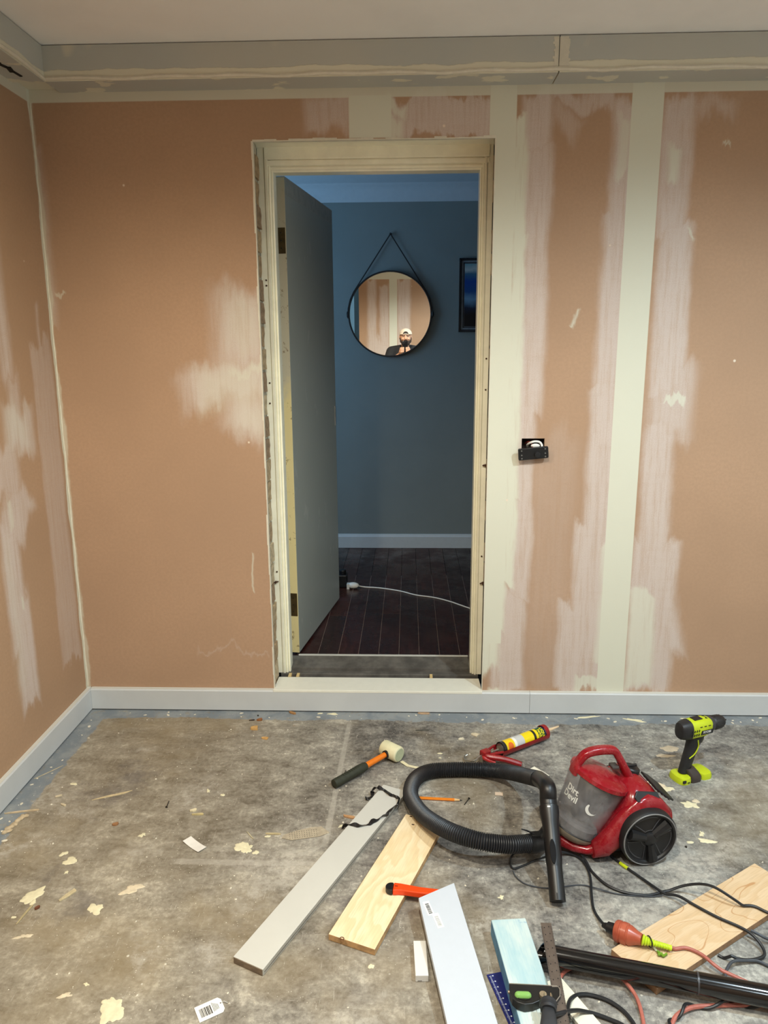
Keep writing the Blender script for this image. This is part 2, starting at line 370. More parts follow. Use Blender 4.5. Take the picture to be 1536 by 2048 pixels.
# ------------------------------------------------------------------ concrete floor
def floor_mat():
    m, t, b = new_mat('trowelled_concrete')
    P = t.node('ShaderNodeNewGeometry').outputs['Position']
    sp = t.node('ShaderNodeSeparateXYZ'); t.link(P, sp.inputs[0]); X, Y = sp.outputs[0], sp.outputs[1]
    big = t.noise(P, 2.1, 5, .62, .3); mid = t.noise(P, 9, 6, .68, .4); fine = t.noise(P, 70, 4, .75)
    tr = t.noise(t.mapping(P, (1, 2.2, 1), (0, 0, .45)), 10, 5, .65, .6)
    v = t.math('ADD', t.math('MULTIPLY', big, .35), t.math('ADD', t.math('MULTIPLY', mid, .35), t.math('MULTIPLY', tr, .3)))
    v = t.math('ADD', v, t.math('MULTIPLY', t.math('SUBTRACT', fine, .5), .34))
    cr = t.node('ShaderNodeValToRGB'); t.link(v, cr.inputs[0]); e = cr.color_ramp.elements
    e[0].position = .39; e[0].color = lin((74, 71, 69)); e[1].position = .63; e[1].color = lin((200, 194, 180))
    q = e.new(.46); q.color = lin((116, 112, 106)); q = e.new(.54); q.color = lin((150, 146, 137))
    c = cr.outputs[0]
    br = t.ramp(t.noise(t.mapping(P, loc=(3.1, 1.7, 0)), 1.7, 4, .6), .48, .68, 0, .55)
    c = t.mix(br, c, lin((138, 122, 94)))
    c = t.mix(t.ramp(X, .1, -.9, 0, .38), c, lin((158, 143, 112)), 'MIX')  # browner to the left: partly its own tone, partly warm light painted in
    c = t.mix(t.ramp(X, -.1, 1.0, 0, .6), c, lin((236, 246, 255)), 'MULTIPLY')  # cooler to the right: tone of the right-hand light painted into the concrete
    dk = t.ramp(t.noise(t.mapping(P, loc=(7, 2, 0)), 3.4, 5, .65), .56, .72, 0, .6)
    c = t.mix(dk, c, lin((92, 86, 84)))
    wh = t.math('MULTIPLY', t.ramp(t.noise(t.mapping(P, loc=(1, 9, 0)), 2.6, 4, .6), .52, .66), t.ramp(t.noise(P, 30, 4, .8), .4, .62, .1, .7))
    c = t.mix(wh, c, lin((188, 182, 170)))
    # old chalk / tape lines where a partition stood
    def seg(ax, ay, bx, by, wd, k):
        L = math.hypot(bx-ax, by-ay); nx, ny = -(by-ay)/L, (bx-ax)/L; dx, dy = (bx-ax)/L, (by-ay)/L
        d = t.math('ABSOLUTE', t.math('ADD', t.math('MULTIPLY', X, nx), t.math('ADD', t.math('MULTIPLY', Y, ny), -(ax*nx+ay*ny))))
        s = t.math('ADD', t.math('MULTIPLY', X, dx), t.math('ADD', t.math('MULTIPLY', Y, dy), -(ax*dx+ay*dy)))
        d = t.math('ADD', d, t.math('MULTIPLY', t.math('SUBTRACT', mid, .5), wd*1.4))
        return t.math('MULTIPLY', t.math('MULTIPLY', t.ramp(d, wd*.5, wd, k, 0), t.ramp(s, 0, .05)), t.ramp(s, L-.05, L, 1, 0))
    for (p0, p1, wd, k) in (((700, 1440), (648, 1700), .012, .45), ((330, 1722), (650, 1728), .014, .4), ((120, 1410+40), (215, 1462), .01, .2)):
        a = at(*p0); bb = at(*p1); c = t.mix(seg(a.x, a.y, bb.x, bb.y, wd, k), c, lin((186, 180, 168)))
    # scuffs: thin bright scratches
    wv = t.noise(t.mapping(P, (1, 14, 1), (0, 0, .6)), 16, 2, .6); wv2 = t.noise(t.mapping(P, (13, 1, 1), (0, 0, .4)), 14, 2, .6)
    c = t.mix(t.ramp(wv, .68, .71, 0, .4), c, lin((190, 184, 172))); c = t.mix(t.ramp(wv2, .67, .70, 0, .4), c, lin((188, 182, 170)))
    # blue-grey paint left along the skirtings
    n = t.math('MULTIPLY', t.math('SUBTRACT', t.noise(P, 12, 4, .7), .5), .06)
    n3 = t.math('MULTIPLY', t.math('SUBTRACT', t.noise(t.mapping(P, loc=(5, 5, 0)), 1.6, 1), .5), .07)
    dy = t.math('ADD', t.math('ADD', t.math('SUBTRACT', 2.8, Y), n), n3); dx = t.math('ADD', t.math('ADD', X, 1.33), n)
    pt = t.math('MAXIMUM', t.ramp(dy, .088, .094, 1, 0), t.ramp(dx, .088, .095, 1, 0))
    pt = t.math('MULTIPLY', pt, t.ramp(t.noise(P, 16, 5, .8), .36, .44, .45, 1.0))
    c = t.mix(pt, c, t.mix(t.ramp(mid, .4, .6), lin((120, 128, 134)), lin((142, 147, 148))))
    # fine spatter of plaster
    for sc, lo_, msk, thr in ((95, .10, 3, .56), (48, .08, 2.5, .58), (170, .12, 4, .50)):
        vo = t.node('ShaderNodeTexVoronoi'); t.link(t.mapping(P, loc=(sc, 2, 0)), vo.inputs['Vector']); vo.inputs['Scale'].default_value = sc; vo.inputs['Randomness'].default_value = 1
        hsh = t.node('ShaderNodeSeparateColor'); t.link(vo.outputs['Color'], hsh.inputs[0])
        k = t.math('MULTIPLY', t.ramp(vo.outputs['Distance'], lo_, lo_*2.2, 1, 0), t.math('GREATER_THAN', hsh.outputs[0], .87))
        k = t.math('MULTIPLY', k, t.ramp(t.noise(P, msk, 3), thr-.04, thr+.06))
        c = t.mix(k, c, lin((198, 192, 178)))
    t.link(c, b.inputs['Base Color'])
    t.link(t.ramp(mid, .3, .7, .55, .8), b.inputs['Roughness']); b.inputs['Specular IOR Level'].default_value = .35
    t.link(t.bump(t.math('ADD', t.math('MULTIPLY', mid, .7), t.math('MULTIPLY', fine, .5)), .45, .004), b.inputs['Normal'])
    return m
mFLOOR = floor_mat()

XL, XR, YR, YB = -1.33, 2.3, -.97, 2.8
YF = 2.69    # face of the bulkhead
# ------------------------------------------------------------------ shell of the room
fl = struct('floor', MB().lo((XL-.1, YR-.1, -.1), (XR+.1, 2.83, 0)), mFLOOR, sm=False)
struct('ceiling', MB().lo((XL-.1, YR-.1, CEIL), (XR+.1, 2.83, CEIL+.1)), mCEIL, sm=False)
OX0, OX1, OZT, OZB = -.55, .302, 2.175, .095   # opening in the lining
wb = MB()
wb.lo((XL-.1, YB, 0), (OX0, YB+.013, CEIL)).lo((OX1, YB, 0), (XR+.1, YB+.013, CEIL)).lo((OX0, YB, OZT), (OX1, YB+.013, CEIL)).lo((OX0, YB, 0), (OX1, YB+.013, OZB-.012))
# hole for the switch is cut out of the right-hand sheet
HX0, HX1, HZ0, HZ1 = .428, .514, 1.062, 1.126
wb2 = MB()
wb2.lo((XL-.1, YB, 0), (OX0, YB+.013, CEIL)).lo((OX0, YB, OZT), (OX1, YB+.013, CEIL)).lo((OX0, YB, 0), (OX1, YB+.013, OZB-.012))
wb2.lo((OX1, YB, 0), (HX0, YB+.013, CEIL)).lo((HX1, YB, 0), (XR+.1, YB+.013, CEIL)).lo((HX0, YB, 0), (HX1, YB+.013, HZ0)).lo((HX0, YB, HZ1), (HX1, YB+.013, CEIL))
wall_b = struct('wall_back', wb2, mBACK, sm=False)
struct('wall_left', MB().lo((XL-.1, YR-.1, 0), (XL, YB, CEIL)), mLEFT, sm=False)
struct('wall_right', MB().lo((XR, YR-.1, 0), (XR+.1, YB, CEIL)), mRIGHT, sm=False)
struct('wall_rear', MB().lo((XL, YR-.1, 0), (XR, YR, CEIL)), mREAR, sm=False)
mDARK = M('cavity_dark', (38, 26, 22), .9)
obj('switch_cavity', MB().lo((HX0-.003, YB+.05, HZ0-.003), (HX1+.003, YB+.055, HZ1+.003)).lo((HX0-.004, YB+.013, HZ0-.004), (HX0, YB+.05, HZ1+.004)).lo((HX1, YB+.013, HZ0-.004), (HX1+.004, YB+.05, HZ1+.004)).lo((HX0, YB+.013, HZ1), (HX1, YB+.05, HZ1+.004)), mDARK, wall_b, sm=False)
# ragged paper edge round the door opening and a thin bead of filler in the corner
rg = MB()
for i in range(34):
    z0 = OZB+(OZT-OZB)*i/34; z1 = OZB+(OZT-OZB)*(i+1)/34
    a = random.uniform(.001, .006)
    rg.lo((OX0-a, YB-.0012, z0), (OX0+.002, YB+.013, z1)); a = random.uniform(.0, .003); rg.lo((OX1-.002, YB-.001, z0), (OX1+a, YB+.013, z1))
for i in range(20):
    x0 = OX0+(OX1-OX0)*i/20; a = random.uniform(.001, .008); rg.lo((x0, YB-.0015, OZT-.002), (x0+(OX1-OX0)/20, YB+.013, OZT+a))
obj('torn_board_edge', rg, mCAPW, wall_b, sm=False)
cb_ = MB(); pts = []
for i in range(60):
    z = .1+(2.31-.1)*i/59; pts.append((XL+.0015+.0008*math.sin(i*1.3), YB-.0015, z))
cb_.tube(pts, [.0022+.0014*abs(math.sin(i*.9)) for i in range(60)], 6)
obj('corner_filler', cb_, mCAPW, wall_b)
# recessed downlights
for _di, (lx, ly, _e, lc) in enumerate(DOWNLIGHTS):
    d = thing('downlight', {0: 'recessed warm white downlight nearest the left wall', 1: 'recessed white downlight in line with the doorway', 2: 'recessed cool white downlight nearest the back right of the room', 3: 'recessed cool white downlight nearest the wall behind the camera'}[_di], 'light', (lx, ly, CEIL), 'downlights in the ceiling')
    obj('trim_ring', MB().lathe((lx, ly, CEIL), (0, 0, -1), [(0, .055), (.004, .055), (.006, .048), (.0, .042)], 32), M('downlight_white', (230, 230, 226), .4), d)
    em, te, be = new_mat('downlight_diffuser'); be.inputs['Emission Color'].default_value = lc+(1,); be.inputs['Emission Strength'].default_value = 6
    obj('diffuser', MB().lathe((lx, ly, CEIL-.001), (0, 0, -1), [(0, 0), (0, .042)], 32), em, d)
# bulkhead along back and left walls, boards with an open butt joint
bk = struct('trim_1', MB().lo((XL, YF+.012, 2.352), (XR, YB, CEIL-.004)), mBULK, sm=False)
JX = aty(1119, 110, YF).x
for x0, x1 in ((XL+.11, JX-.002), (JX+.002, XR)):
    obj('bulkhead_board', MB().lo((x0, YF, 2.341), (x1, YF+.012, CEIL-.003)), mBULK, bk, sm=False)
    obj('bulkhead_soffit', MB().lo((x0, YF+.001, 2.34), (x1, YB, 2.35)), mBULK, bk, sm=False)
jf = MB()
for k in range(14):
    z0 = 2.345+.1*k/14; jf.lo((JX-.014-random.uniform(0, .008), YF-.0012, z0), (JX-.003, YF, z0+.0075)); jf.lo((JX+.0, YF-.0015, z0), (JX+.028+random.uniform(0, .008), YF, z0+.0075))
obj('joint_filler', jf, mCAPW, bk, sm=False)
rf = MB(); n = 90; pa = []
for i in range(n): pa.append((XL+.1+(XR-XL-.1)*i/(n-1), YF-.001+.0007*math.sin(i), 2.349+.004*math.sin(i*.7)*math.sin(i*.23)))
rf.tube(pa, [.0045+.003*abs(math.sin(i*1.7)) for i in range(n)], 6)
obj('edge_filler', rf, mCAPW, bk)
bl = struct('trim_2', MB().lo((XL, YR, 2.352), (XL+.1, YF+.012, CEIL-.004)), mBULK, sm=False)
obj('bulkhead_board', MB().lo((XL+.098, YR, 2.341), (XL+.11, YF+.0, CEIL-.003)), mBULK, bl, sm=False)
obj('bulkhead_soffit', MB().lo((XL, YR, 2.34), (XL+.11, YF, 2.35)), mBULK, bl, sm=False)
rf = MB(); pa = [(XL+.111, YR+(YF-YR)*i/59, 2.349+.004*math.sin(i*.7)) for i in range(60)]
rf.tube(pa, [.005+.003*abs(math.sin(i*1.7)) for i in range(60)], 6); obj('edge_filler', rf, mCAPW, bl)
# shadow crack put in as black slivers where the left soffit tape has lifted
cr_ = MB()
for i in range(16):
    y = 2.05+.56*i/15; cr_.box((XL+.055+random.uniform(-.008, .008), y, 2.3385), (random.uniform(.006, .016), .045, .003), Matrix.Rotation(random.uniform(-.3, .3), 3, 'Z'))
obj('tape_crack_shadow', cr_, M('crack_black', (30, 26, 22), .9), bl, sm=False)

mTRIMG = M('skirting_grey_primer', (196, 199, 199), .45, var=.03, scale=5)
# skirtings: grey primed boards, top edge painted whiter to stand for its highlight
def skirting(name, a, b, nx, ny, joints=()):
    """a,b ends on the wall line; (nx,ny) into the room"""
    par = None; ax = Vector((b[0]-a[0], b[1]-a[1], 0)); L = ax.length; ax.normalize()
    cuts = sorted([0]+list(joints)+[L])
    root = struct(name, MB().prism([(0, 0), (.008, 0), (.008, .084), (0, .084)], L, frame((a[0], a[1], .007), (nx, ny, 0), (0, 0, 1)) if False else Matrix(((nx, 0, ax.x, a[0]), (ny, 0, ax.y, a[1]), (0, 1, 0, .007), (0, 0, 0, 1)))), mTRIMW, sm=False)
    for c0, c1 in zip(cuts[:-1], cuts[1:]):
        o = Vector((a[0], a[1], 0))+ax*(c0+.0006)
        fr = Matrix(((nx, 0, ax.x, o.x), (ny, 0, ax.y, o.y), (0, 1, 0, .006), (0, 0, 0, 1)))
        obj('skirting_board', MB().prism([(.001, 0), (.018, 0), (.018, .083), (.014, .0885), (.001, .0895)], c1-c0-.0012, fr), mTRIMG, root, sm=False)
        obj('edge_highlight', MB().prism([(.0005, .0885), (.0142, .0878), (.0142, .0898), (.0005, .0908)], c1-c0-.0012, fr), mTRIMW, root, sm=False)
    return root
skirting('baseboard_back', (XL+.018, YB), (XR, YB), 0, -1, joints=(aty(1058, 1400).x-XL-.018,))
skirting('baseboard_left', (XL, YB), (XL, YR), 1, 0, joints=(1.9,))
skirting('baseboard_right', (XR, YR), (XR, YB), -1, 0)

# ------------------------------------------------------------------ door opening: brick reveals, timber frame, sill
mBRICK = [M('brick_brown_%d' % i, c, .95, var=.3, scale=50, bump=.8) for i, c in enumerate([(186, 162, 126), (172, 146, 112), (198, 178, 144), (156, 130, 102)])]
mMORT = M('mortar', (190, 182, 160), .95, var=.25, scale=60, bump=.9)
br = struct('wall_reveal', MB().lo((-.80, 2.822, .0), (-.562, 2.925, 2.19)).lo((.326, 2.822, 0), (.58, 2.925, 1.055)).lo((.326, 2.86, 1.05), (.58, 2.925, 1.13)).lo((.326, 2.822, 1.13), (.58, 2.925, 2.19)), mMORT, sm=False)
brick_me = []
for k in range(4):
    mb = MB(); mb.box((0, 0, 0), (.2, .11, .075))
    me = bpy.data.meshes.new('brick'); bm = bmesh.new()
    tmp = bpy.data.meshes.new('q'); tmp.from_pydata([tuple(v) for v in mb.v], [], mb.f); bm.from_mesh(tmp); bpy.data.meshes.remove(tmp)
    bmesh.ops.subdivide_edges(bm, edges=bm.edges, cuts=2, use_grid_fill=True)
    bmesh.ops.recalc_face_normals(bm, faces=bm.faces)
    for v in bm.verts:
        c_ = v.co.normalized(); v.co += Vector((noise.noise(v.co*37+Vector((k*9, 0, 0))), noise.noise(v.co*31+Vector((0, k*7, 0))), noise.noise(v.co*29+Vector((0, 0, k*5)))))*.0032
    bm.to_mesh(me); bm.free(); me.materials.append(mBRICK[k]); brick_me.append(me)
for side, fx in ((-1, -.556), (1, .311)):
    for i in range(25):
        z = .045+.086*i
        if z > 2.15: continue
        if side > 0 and 1.0 < z < 1.17: pass
        o = bpy.data.objects.new('brick', brick_me[random.randrange(4)]); COL.objects.link(o); o.parent = br
        dx = random.uniform(-.003, .003)
        o.location = (fx+side*(.1+.0)+dx, 2.873, z); o.scale = (1, 1, 1)
        if side > 0: o.location.x = fx+.045+dx; o.scale = (.45, 1, 1)
        o.rotation_euler = (0, random.uniform(-.02, .02), PI if i % 2 else 0)
# door frame
FRY = 2.95
mGREYW = M('worn_edge_paint', (188, 180, 158), .6, var=.25, scale=25)
df = thing('door_frame', 'cream gloss painted timber frame around the doorway to the dark hall', 'door frame', (-.14, 3.0, .1))
def jamb(sd):
    """moulded section, x measured from the outer edge towards the opening"""
    w = .058 if sd > 0 else .047; x0 = -.566 if sd > 0 else .312
    k = w/.058
    pr = [(0, 3.085), (0, FRY+.004), (.0245*k, FRY+.004), (.0255*k, FRY+.009), (.027*k, FRY+.009), (.028*k, FRY), (.037*k, FRY-.001), (.0385*k, FRY+.002), (.0395*k, FRY+.010), (.041*k, FRY+.010), (.042*k, FRY+.006), (.0475*k, FRY+.006), (.049*k, FRY+.010), (.0500*k, FRY+.018), (.0515*k, FRY+.018), (.0525*k, FRY+.014), (.057*k, FRY+.015), (w, FRY+.019), (w, 3.022), (.029*k, 3.022), (.029*k, 3.085)]
    out = [(x0+sd*x, y) for x, y in pr]
    return MB().prism(out, 2.192-.095, Matrix.Translation((0, 0, .095)))
obj('jamb', jamb(1), mCREAM, df, ang=25)
obj('jamb', jamb(-1), mCREAM, df, ang=25)
hp_ = [(2.193, 3.085), (2.193, FRY-.002), (2.153, FRY-.003), (2.150, FRY), (2.149, FRY+.006), (2.1465, FRY+.006), (2.1455, FRY+.001), (2.130, FRY+.001), (2.128, FRY+.006), (2.127, FRY+.013), (2.1245, FRY+.013), (2.1235, FRY+.009), (2.116, FRY+.010), (2.1135, FRY+.016), (2.108, FRY+.018), (2.108, 3.022), (2.130, 3.022), (2.130, 3.085)]
obj('frame_head', MB().prism([(z, y) for z, y in hp_], .834, Matrix(((0, 0, 1, -.537), (0, 1, 0, 0), (1, 0, 0, 0), (0, 0, 0, 1)))), mCREAM, df, ang=25)
obj('lintel_lining', MB().lo((-.575, 2.815, 2.191), (.32, FRY+.02, 2.209)), mCREAM, df, bev=.001, sm=False)
obj('door_stop', MB().lo((-.538, 3.023, .11), (-.534, 3.085, 2.108)).lo((.281, 3.022, .11), (.298, 3.085, 2.108)), mGREYW, df, sm=False)
nm = M('rusty_screw', (70, 44, 26), .8)
nh = MB()
for (x, z) in ((-.55, .55), (-.55, 1.33), (-.552, 1.25), (-.548, 1.72), (-.548, 1.70), (.303, .62), (.303, 1.0), (.303, 1.3), (.303, 1.42)):
    nh.cyl((x, FRY+.001, z), (x, FRY+.006, z), .0035, n=8)
obj('screw_heads', nh, nm, df)
for (x, z) in ((-.556, .505), (.309, .505), (.309, 1.0)):
    obj('fixing_nail', MB().cyl((x-.012, FRY-.006, z), (x+.012, FRY-.002, z+.004), .0028, n=8).cyl((x, FRY-.008, z), (x, FRY+.008, z+.001), .0045, n=10), nm, df)
# sill: weathered timber threshold, white packer board at skirting height, little wedges
mSILL = M('weathered_sill', (92, 88, 82), .75, var=.35, scale=14, bump=.4)
ds = thing('door_sill', 'weathered dark timber sill below the doorway frame', 'sill', (-.14, 3.0, .1))
obj('sill_slope', MB().prism([(2.985, .06), (3.075, .06), (3.075, .122), (2.985, .104)], .80, Matrix(((0, 0, 1, -.535), (1, 0, 0, 0), (0, 1, 0, 0), (0, 0, 0, 1)))), mSILL, ds, sm=False)
obj('sill_nosing', MB().lo((-.55, 2.948, .05), (.30, 2.984, .094)), mSILL, ds, bev=.003, sm=False)
obj('sill_strip', MB().lo((-.49, 3.076, .09), (.265, 3.086, .1255)), mTRIMW, ds, label='thin white edge strip', sm=False)
obj('threshold_mount', MB().lo((-.55, 2.93, .0), (.305, 3.08, .05)), M('bed_mortar', (96, 90, 82), .95), ds, sm=False)
a0, a1 = at(546, 1378, .098), at(965, 1382, .098); b0, b1 = at(556, 1356, .098), at(958, 1356, .098)
tb = MB().prism([(a0.x+.002, 2.781), (a1.x-.002, 2.781), (b1.x-.002, 2.905), (b0.x+.002, 2.905)], .011, Matrix.Translation((0, 0, .0875)))
tag(obj('threshold_board', tb, M('threshold_white', (232, 230, 216), .4, var=.02), bev=.0015, sm=False), 'white painted board laid flat across the doorway opening, level with the skirting top', 'threshold')
for px in (580, 596, 862):
    p = at(px, 1353, .09)
    obj('packer_wedge', MB().lo((p.x-.006, 2.912, .05), (p.x+.006, 2.946, .0975)), M('raw_pine', (214, 186, 130), .6), ds, sm=False)

# ------------------------------------------------------------------ the hall beyond
HZ, HY, HC = .115, 4.95, 2.455
mHALL = M('hall_blue_paint', (128, 138, 138), .6, var=.03, scale=4)
mHCEIL = M('hall_ceiling_paint', (190, 200, 208), .8, var=.02)
mHSK = M('hall_skirting_paint', (196, 204, 208), .4, var=.02)
HX0_, HX1_ = -1.75, 2.1
struct('wall_hall_far', MB().lo((HX0_-.1, HY, 0), (HX1_+.1, HY+.1, HC)), mHALL, sm=False)
wn = MB(); WY0, WY1, WZ0, WZ1 = 3.45, 4.7, 1.0, 2.15
wn.lo((HX0_-.1, 3.08, 0), (HX0_, WY0, HC)).lo((HX0_-.1, WY1, 0), (HX0_, HY, HC)).lo((HX0_-.1, WY0, 0), (HX0_, WY1, WZ0)).lo((HX0_-.1, WY0, WZ1), (HX0_, WY1, HC))
struct('wall_hall_left', wn, mHALL, sm=False)
struct('wall_hall_right', MB().lo((HX1_, 3.08, 0), (HX1_+.1, HY, HC)), mHALL, sm=False)
wh_ = MB(); wh_.lo((HX0_, 3.06, 0), (-.575, 3.088, HC)).lo((.315, 3.06, 0), (HX1_, 3.088, HC)).lo((-.575, 3.06, 2.20), (.315, 3.088, HC))
struct('wall_hall_near', wh_, mHALL, sm=False)
struct('ceiling_hall', MB().lo((HX0_-.1, 3.06, HC), (HX1_+.1, HY+.1, HC+.1)), mHCEIL, sm=False)
cv = [(0, 0), (.09, 0), (.085, .006), (.06, .012), (.035, .03), (.014, .058), (.008, .09), (0, .095)]
def cornice(name, p, ax, n, L):
    fr = Matrix(((n[0], 0, ax[0], p[0]), (n[1], 0, ax[1], p[1]), (0, -1, 0, HC), (0, 0, 0, 1)))
    return struct(name, MB().prism(cv, L, fr), mHCEIL, ang=50)
cornice('trim_3', (HX0_, HY), (1, 0), (0, -1), HX1_-HX0_)
cornice('trim_4', (HX0_, 3.088), (1, 0), (0, 1), HX1_-HX0_)
struct('baseboard_hall', MB().prism([(0, 0), (.016, 0), (.016, .078), (.010, .085), (.008, .093), (0, .096)], HX1_-HX0_, Matrix(((0, 0, 1, HX0_), (-1, 0, 0, HY), (0, 1, 0, HZ), (0, 0, 0, 1)))), mHSK, sm=False)
# window in the hall's left wall, the source of the hall's blue daylight
m, t, b = new_mat('window_daylight'); b.inputs['Base Color'].default_value = (0, 0, 0, 1); b.inputs['Emission Color'].default_value = (.30, .60, 1, 1); b.inputs['Emission Strength'].default_value = HALL_WINDOW*.16
win = struct('window_1', MB().lo((HX0_-.06, WY0, WZ0), (HX0_-.055, WY1, WZ1)), m, sm=False)
wf = MB().lo((HX0_-.05, WY0, WZ0), (HX0_+.01, WY0+.04, WZ1)).lo((HX0_-.05, WY1-.04, WZ0), (HX0_+.01, WY1, WZ1)).lo((HX0_-.05, WY0, WZ0), (HX0_+.01, WY1, WZ0+.04)).lo((HX0_-.05, WY0, WZ1-.04), (HX0_+.01, WY1, WZ1)).lo((HX0_-.05, (WY0+WY1)/2-.02, WZ0), (HX0_-.01, (WY0+WY1)/2+.02, WZ1))
obj('window_frame', wf, mHSK, win, sm=False)
al = bpy.data.lights.new('hall_daylight', 'AREA'); al.shape = 'RECTANGLE'; al.size = WY1-WY0-.1; al.size_y = WZ1-WZ0-.1; al.energy = HALL_WINDOW; al.color = (.42, .72, 1.0)
ao = bpy.data.objects.new('hall_daylight', al); COL.objects.link(ao); ao.location = (HX0_-.045, (WY0+WY1)/2, (WZ0+WZ1)/2); ao.rotation_euler = (0, -PI/2, 0)
# dark cherry floor boards
hf = struct('floor_hall', MB().lo((HX0_, 3.08, 0), (HX1_, HY, HZ-.018)), mDARK, sm=False)
def plank_mat(i, c):
    m, t, b = new_mat('cherry_plank_%d' % i)
    P = t.node('ShaderNodeNewGeometry').outputs['Position']
    g = t.noise(t.mapping(P, (14, 1, 1), loc=(i*3, i, 0)), 6, 4, .6, .6)
    d = t.noise(P, 5, 4, .6)
    cc = t.mix(t.ramp(g, .3, .7), lin(tuple(v*.75 for v in c)), lin(tuple(v*1.15 for v in c)))
    cc = t.mix(t.ramp(d, .5, .7, 0, .12), cc, lin((96, 92, 90)))
    t.link(cc, b.inputs['Base Color']); t.link(t.ramp(d, .4, .65, .25, .55), b.inputs['Roughness'])
    return m
mPL = [plank_mat(i, c) for i, c in enumerate([(50, 22, 18), (44, 20, 17), (58, 26, 19), (42, 22, 20)])]
x = HX0_+.02; i = 0; p1 = at(716, 1312, HZ).x
x = p1 - .0915*16
while x < HX1_:
    ys = [3.087, 3.087+random.uniform(.5, 1.5), HY-.001]
    for y0, y1 in zip(ys[:-1], ys[1:]):
        obj('floor_plank', MB().lo((max(x, HX0_)+.0008, y0+.0008, HZ-.018), (min(x+.0915, HX1_)-.0008, y1-.0008, HZ)), mPL[random.randrange(4)], hf, sm=False, bev=.0008, seg=1)
    x += .0915
# joints have gone pale with dust
jt = MB(); x = p1-.0915*16
while x < HX1_:
    jt.lo((x-.0010, 3.09, HZ-.004), (x+.0010, 4.3, HZ-.0006)); x += .0915
obj('dusty_joints', jt, M('joint_dust', (116, 98, 90), .9), hf, sm=False)['kind'] = 'stuff'

# door leaf swung into the hall
dn = Vector((-.488, 3.093, 0)); dfar = at(679, 1196, .128); dd = Vector((dfar.x-dn.x, dfar.y-dn.y, 0)); DL = dd.length; dd.normalize(); dl = Vector((-dd.y, dd.x, 0))
m, t, b = new_mat('door_grey_paint')
P = t.node('ShaderNodeNewGeometry').outputs['Position']
sc_ = t.ramp(t.noise(t.mapping(P, (1, 1, .5)), 9, 4, .7), .62, .66, 0, .5)
t.link(t.mix(sc_, t.mix(t.noise(P, 3), lin((152, 156, 148)), lin((160, 162, 153))), lin((178, 179, 170))), b.inputs['Base Color']); b.inputs['Roughness'].default_value = .4
mDOOR = m
m, t, b = new_mat('door_edge_paint')
P = t.node('ShaderNodeNewGeometry').outputs['Position']; sp = t.node('ShaderNodeSeparateXYZ'); t.link(P, sp.inputs[0])
worn = t.ramp(t.math('ADD', sp.outputs[2], t.math('MULTIPLY', t.noise(P, 20, 4), .25)), 1.35, 1.5)
c = t.mix(worn, lin((224, 206, 150)), lin((196, 186, 160)))
c = t.mix(t.math('MULTIPLY', t.ramp(t.noise(P, 34, 5, .7), .6, .66), .7), c, lin((120, 92, 62)))
t.link(c, b.inputs['Base Color']); b.inputs['Roughness'].default_value = .5
mDEDGE = m
door = thing('door_1', 'grey flush door standing open into the hall, hinged on the left jamb', 'door', (dn.x, dn.y, .128)); door['kind'] = 'structure'
frd = lambda o: Matrix(((dd.x, dl.x, 0, o.x), (dd.y, dl.y, 0, o.y), (0, 0, 1, .128), (0, 0, 0, 1)))
obj('leaf', MB().prism([(.002, 0), (DL, 0), (DL, .038), (.002, .038)], 1.995, frd(dn)), mDOOR, door, sm=False, bev=.001)
obj('hinge_edge', MB().prism([(0, .0005), (.0019, .0005), (.0019, .0375), (0, .0375)], 1.99, frd(dn)), mDEDGE, door, sm=False)
obj('top_rail_patch', MB().prism([(.01, -.0008), (DL-.01, -.0008), (DL-.01, 0), (.01, 0)], .06, Matrix.Translation((0, 0, 1.93)) @ frd(dn)), M('door_patch', (160, 160, 152), .6, var=.1), door, sm=False)
mHINGE = M('tarnished_brass', (92, 76, 48), .45, .7, var=.2)
for (ya, yb) in ((455, 507), (1187, 1232)):
    z0, z1 = aty(570, yb, dn.y).z, aty(570, ya, dn.y).z
    h = obj('hinge', MB().prism([(-.0022, .003), (.0, .003), (.0, .036), (-.0022, .036)], z1-z0, Matrix.Translation((0, 0, z0-.128)) @ frd(dn)), mHINGE, door, sm=False)
    k = MB()
    for q in (.2, .5, .8):
        pz = z0+(z1-z0)*q; c_ = dn+dl*.020-dd*.0022; k.cyl((c_.x, c_.y, pz), (c_.x-dd.x*.002, c_.y-dd.y*.002, pz), .003, n=8)
    obj('hinge_screw', k, M('screw_dark', (60, 52, 40), .4, .6), h)
kz = aty(667, 830, 3.86).z; kp = dn+dd*(DL-.012)
obj('latch_plate', MB().prism([(DL-.022, -.003), (DL-.006, -.003), (DL-.006, .0), (DL-.022, .0)], .10, Matrix.Translation((0, 0, kz-.178)) @ frd(dn)), M('latch_chrome', (190, 190, 186), .3, .8), door, sm=False)

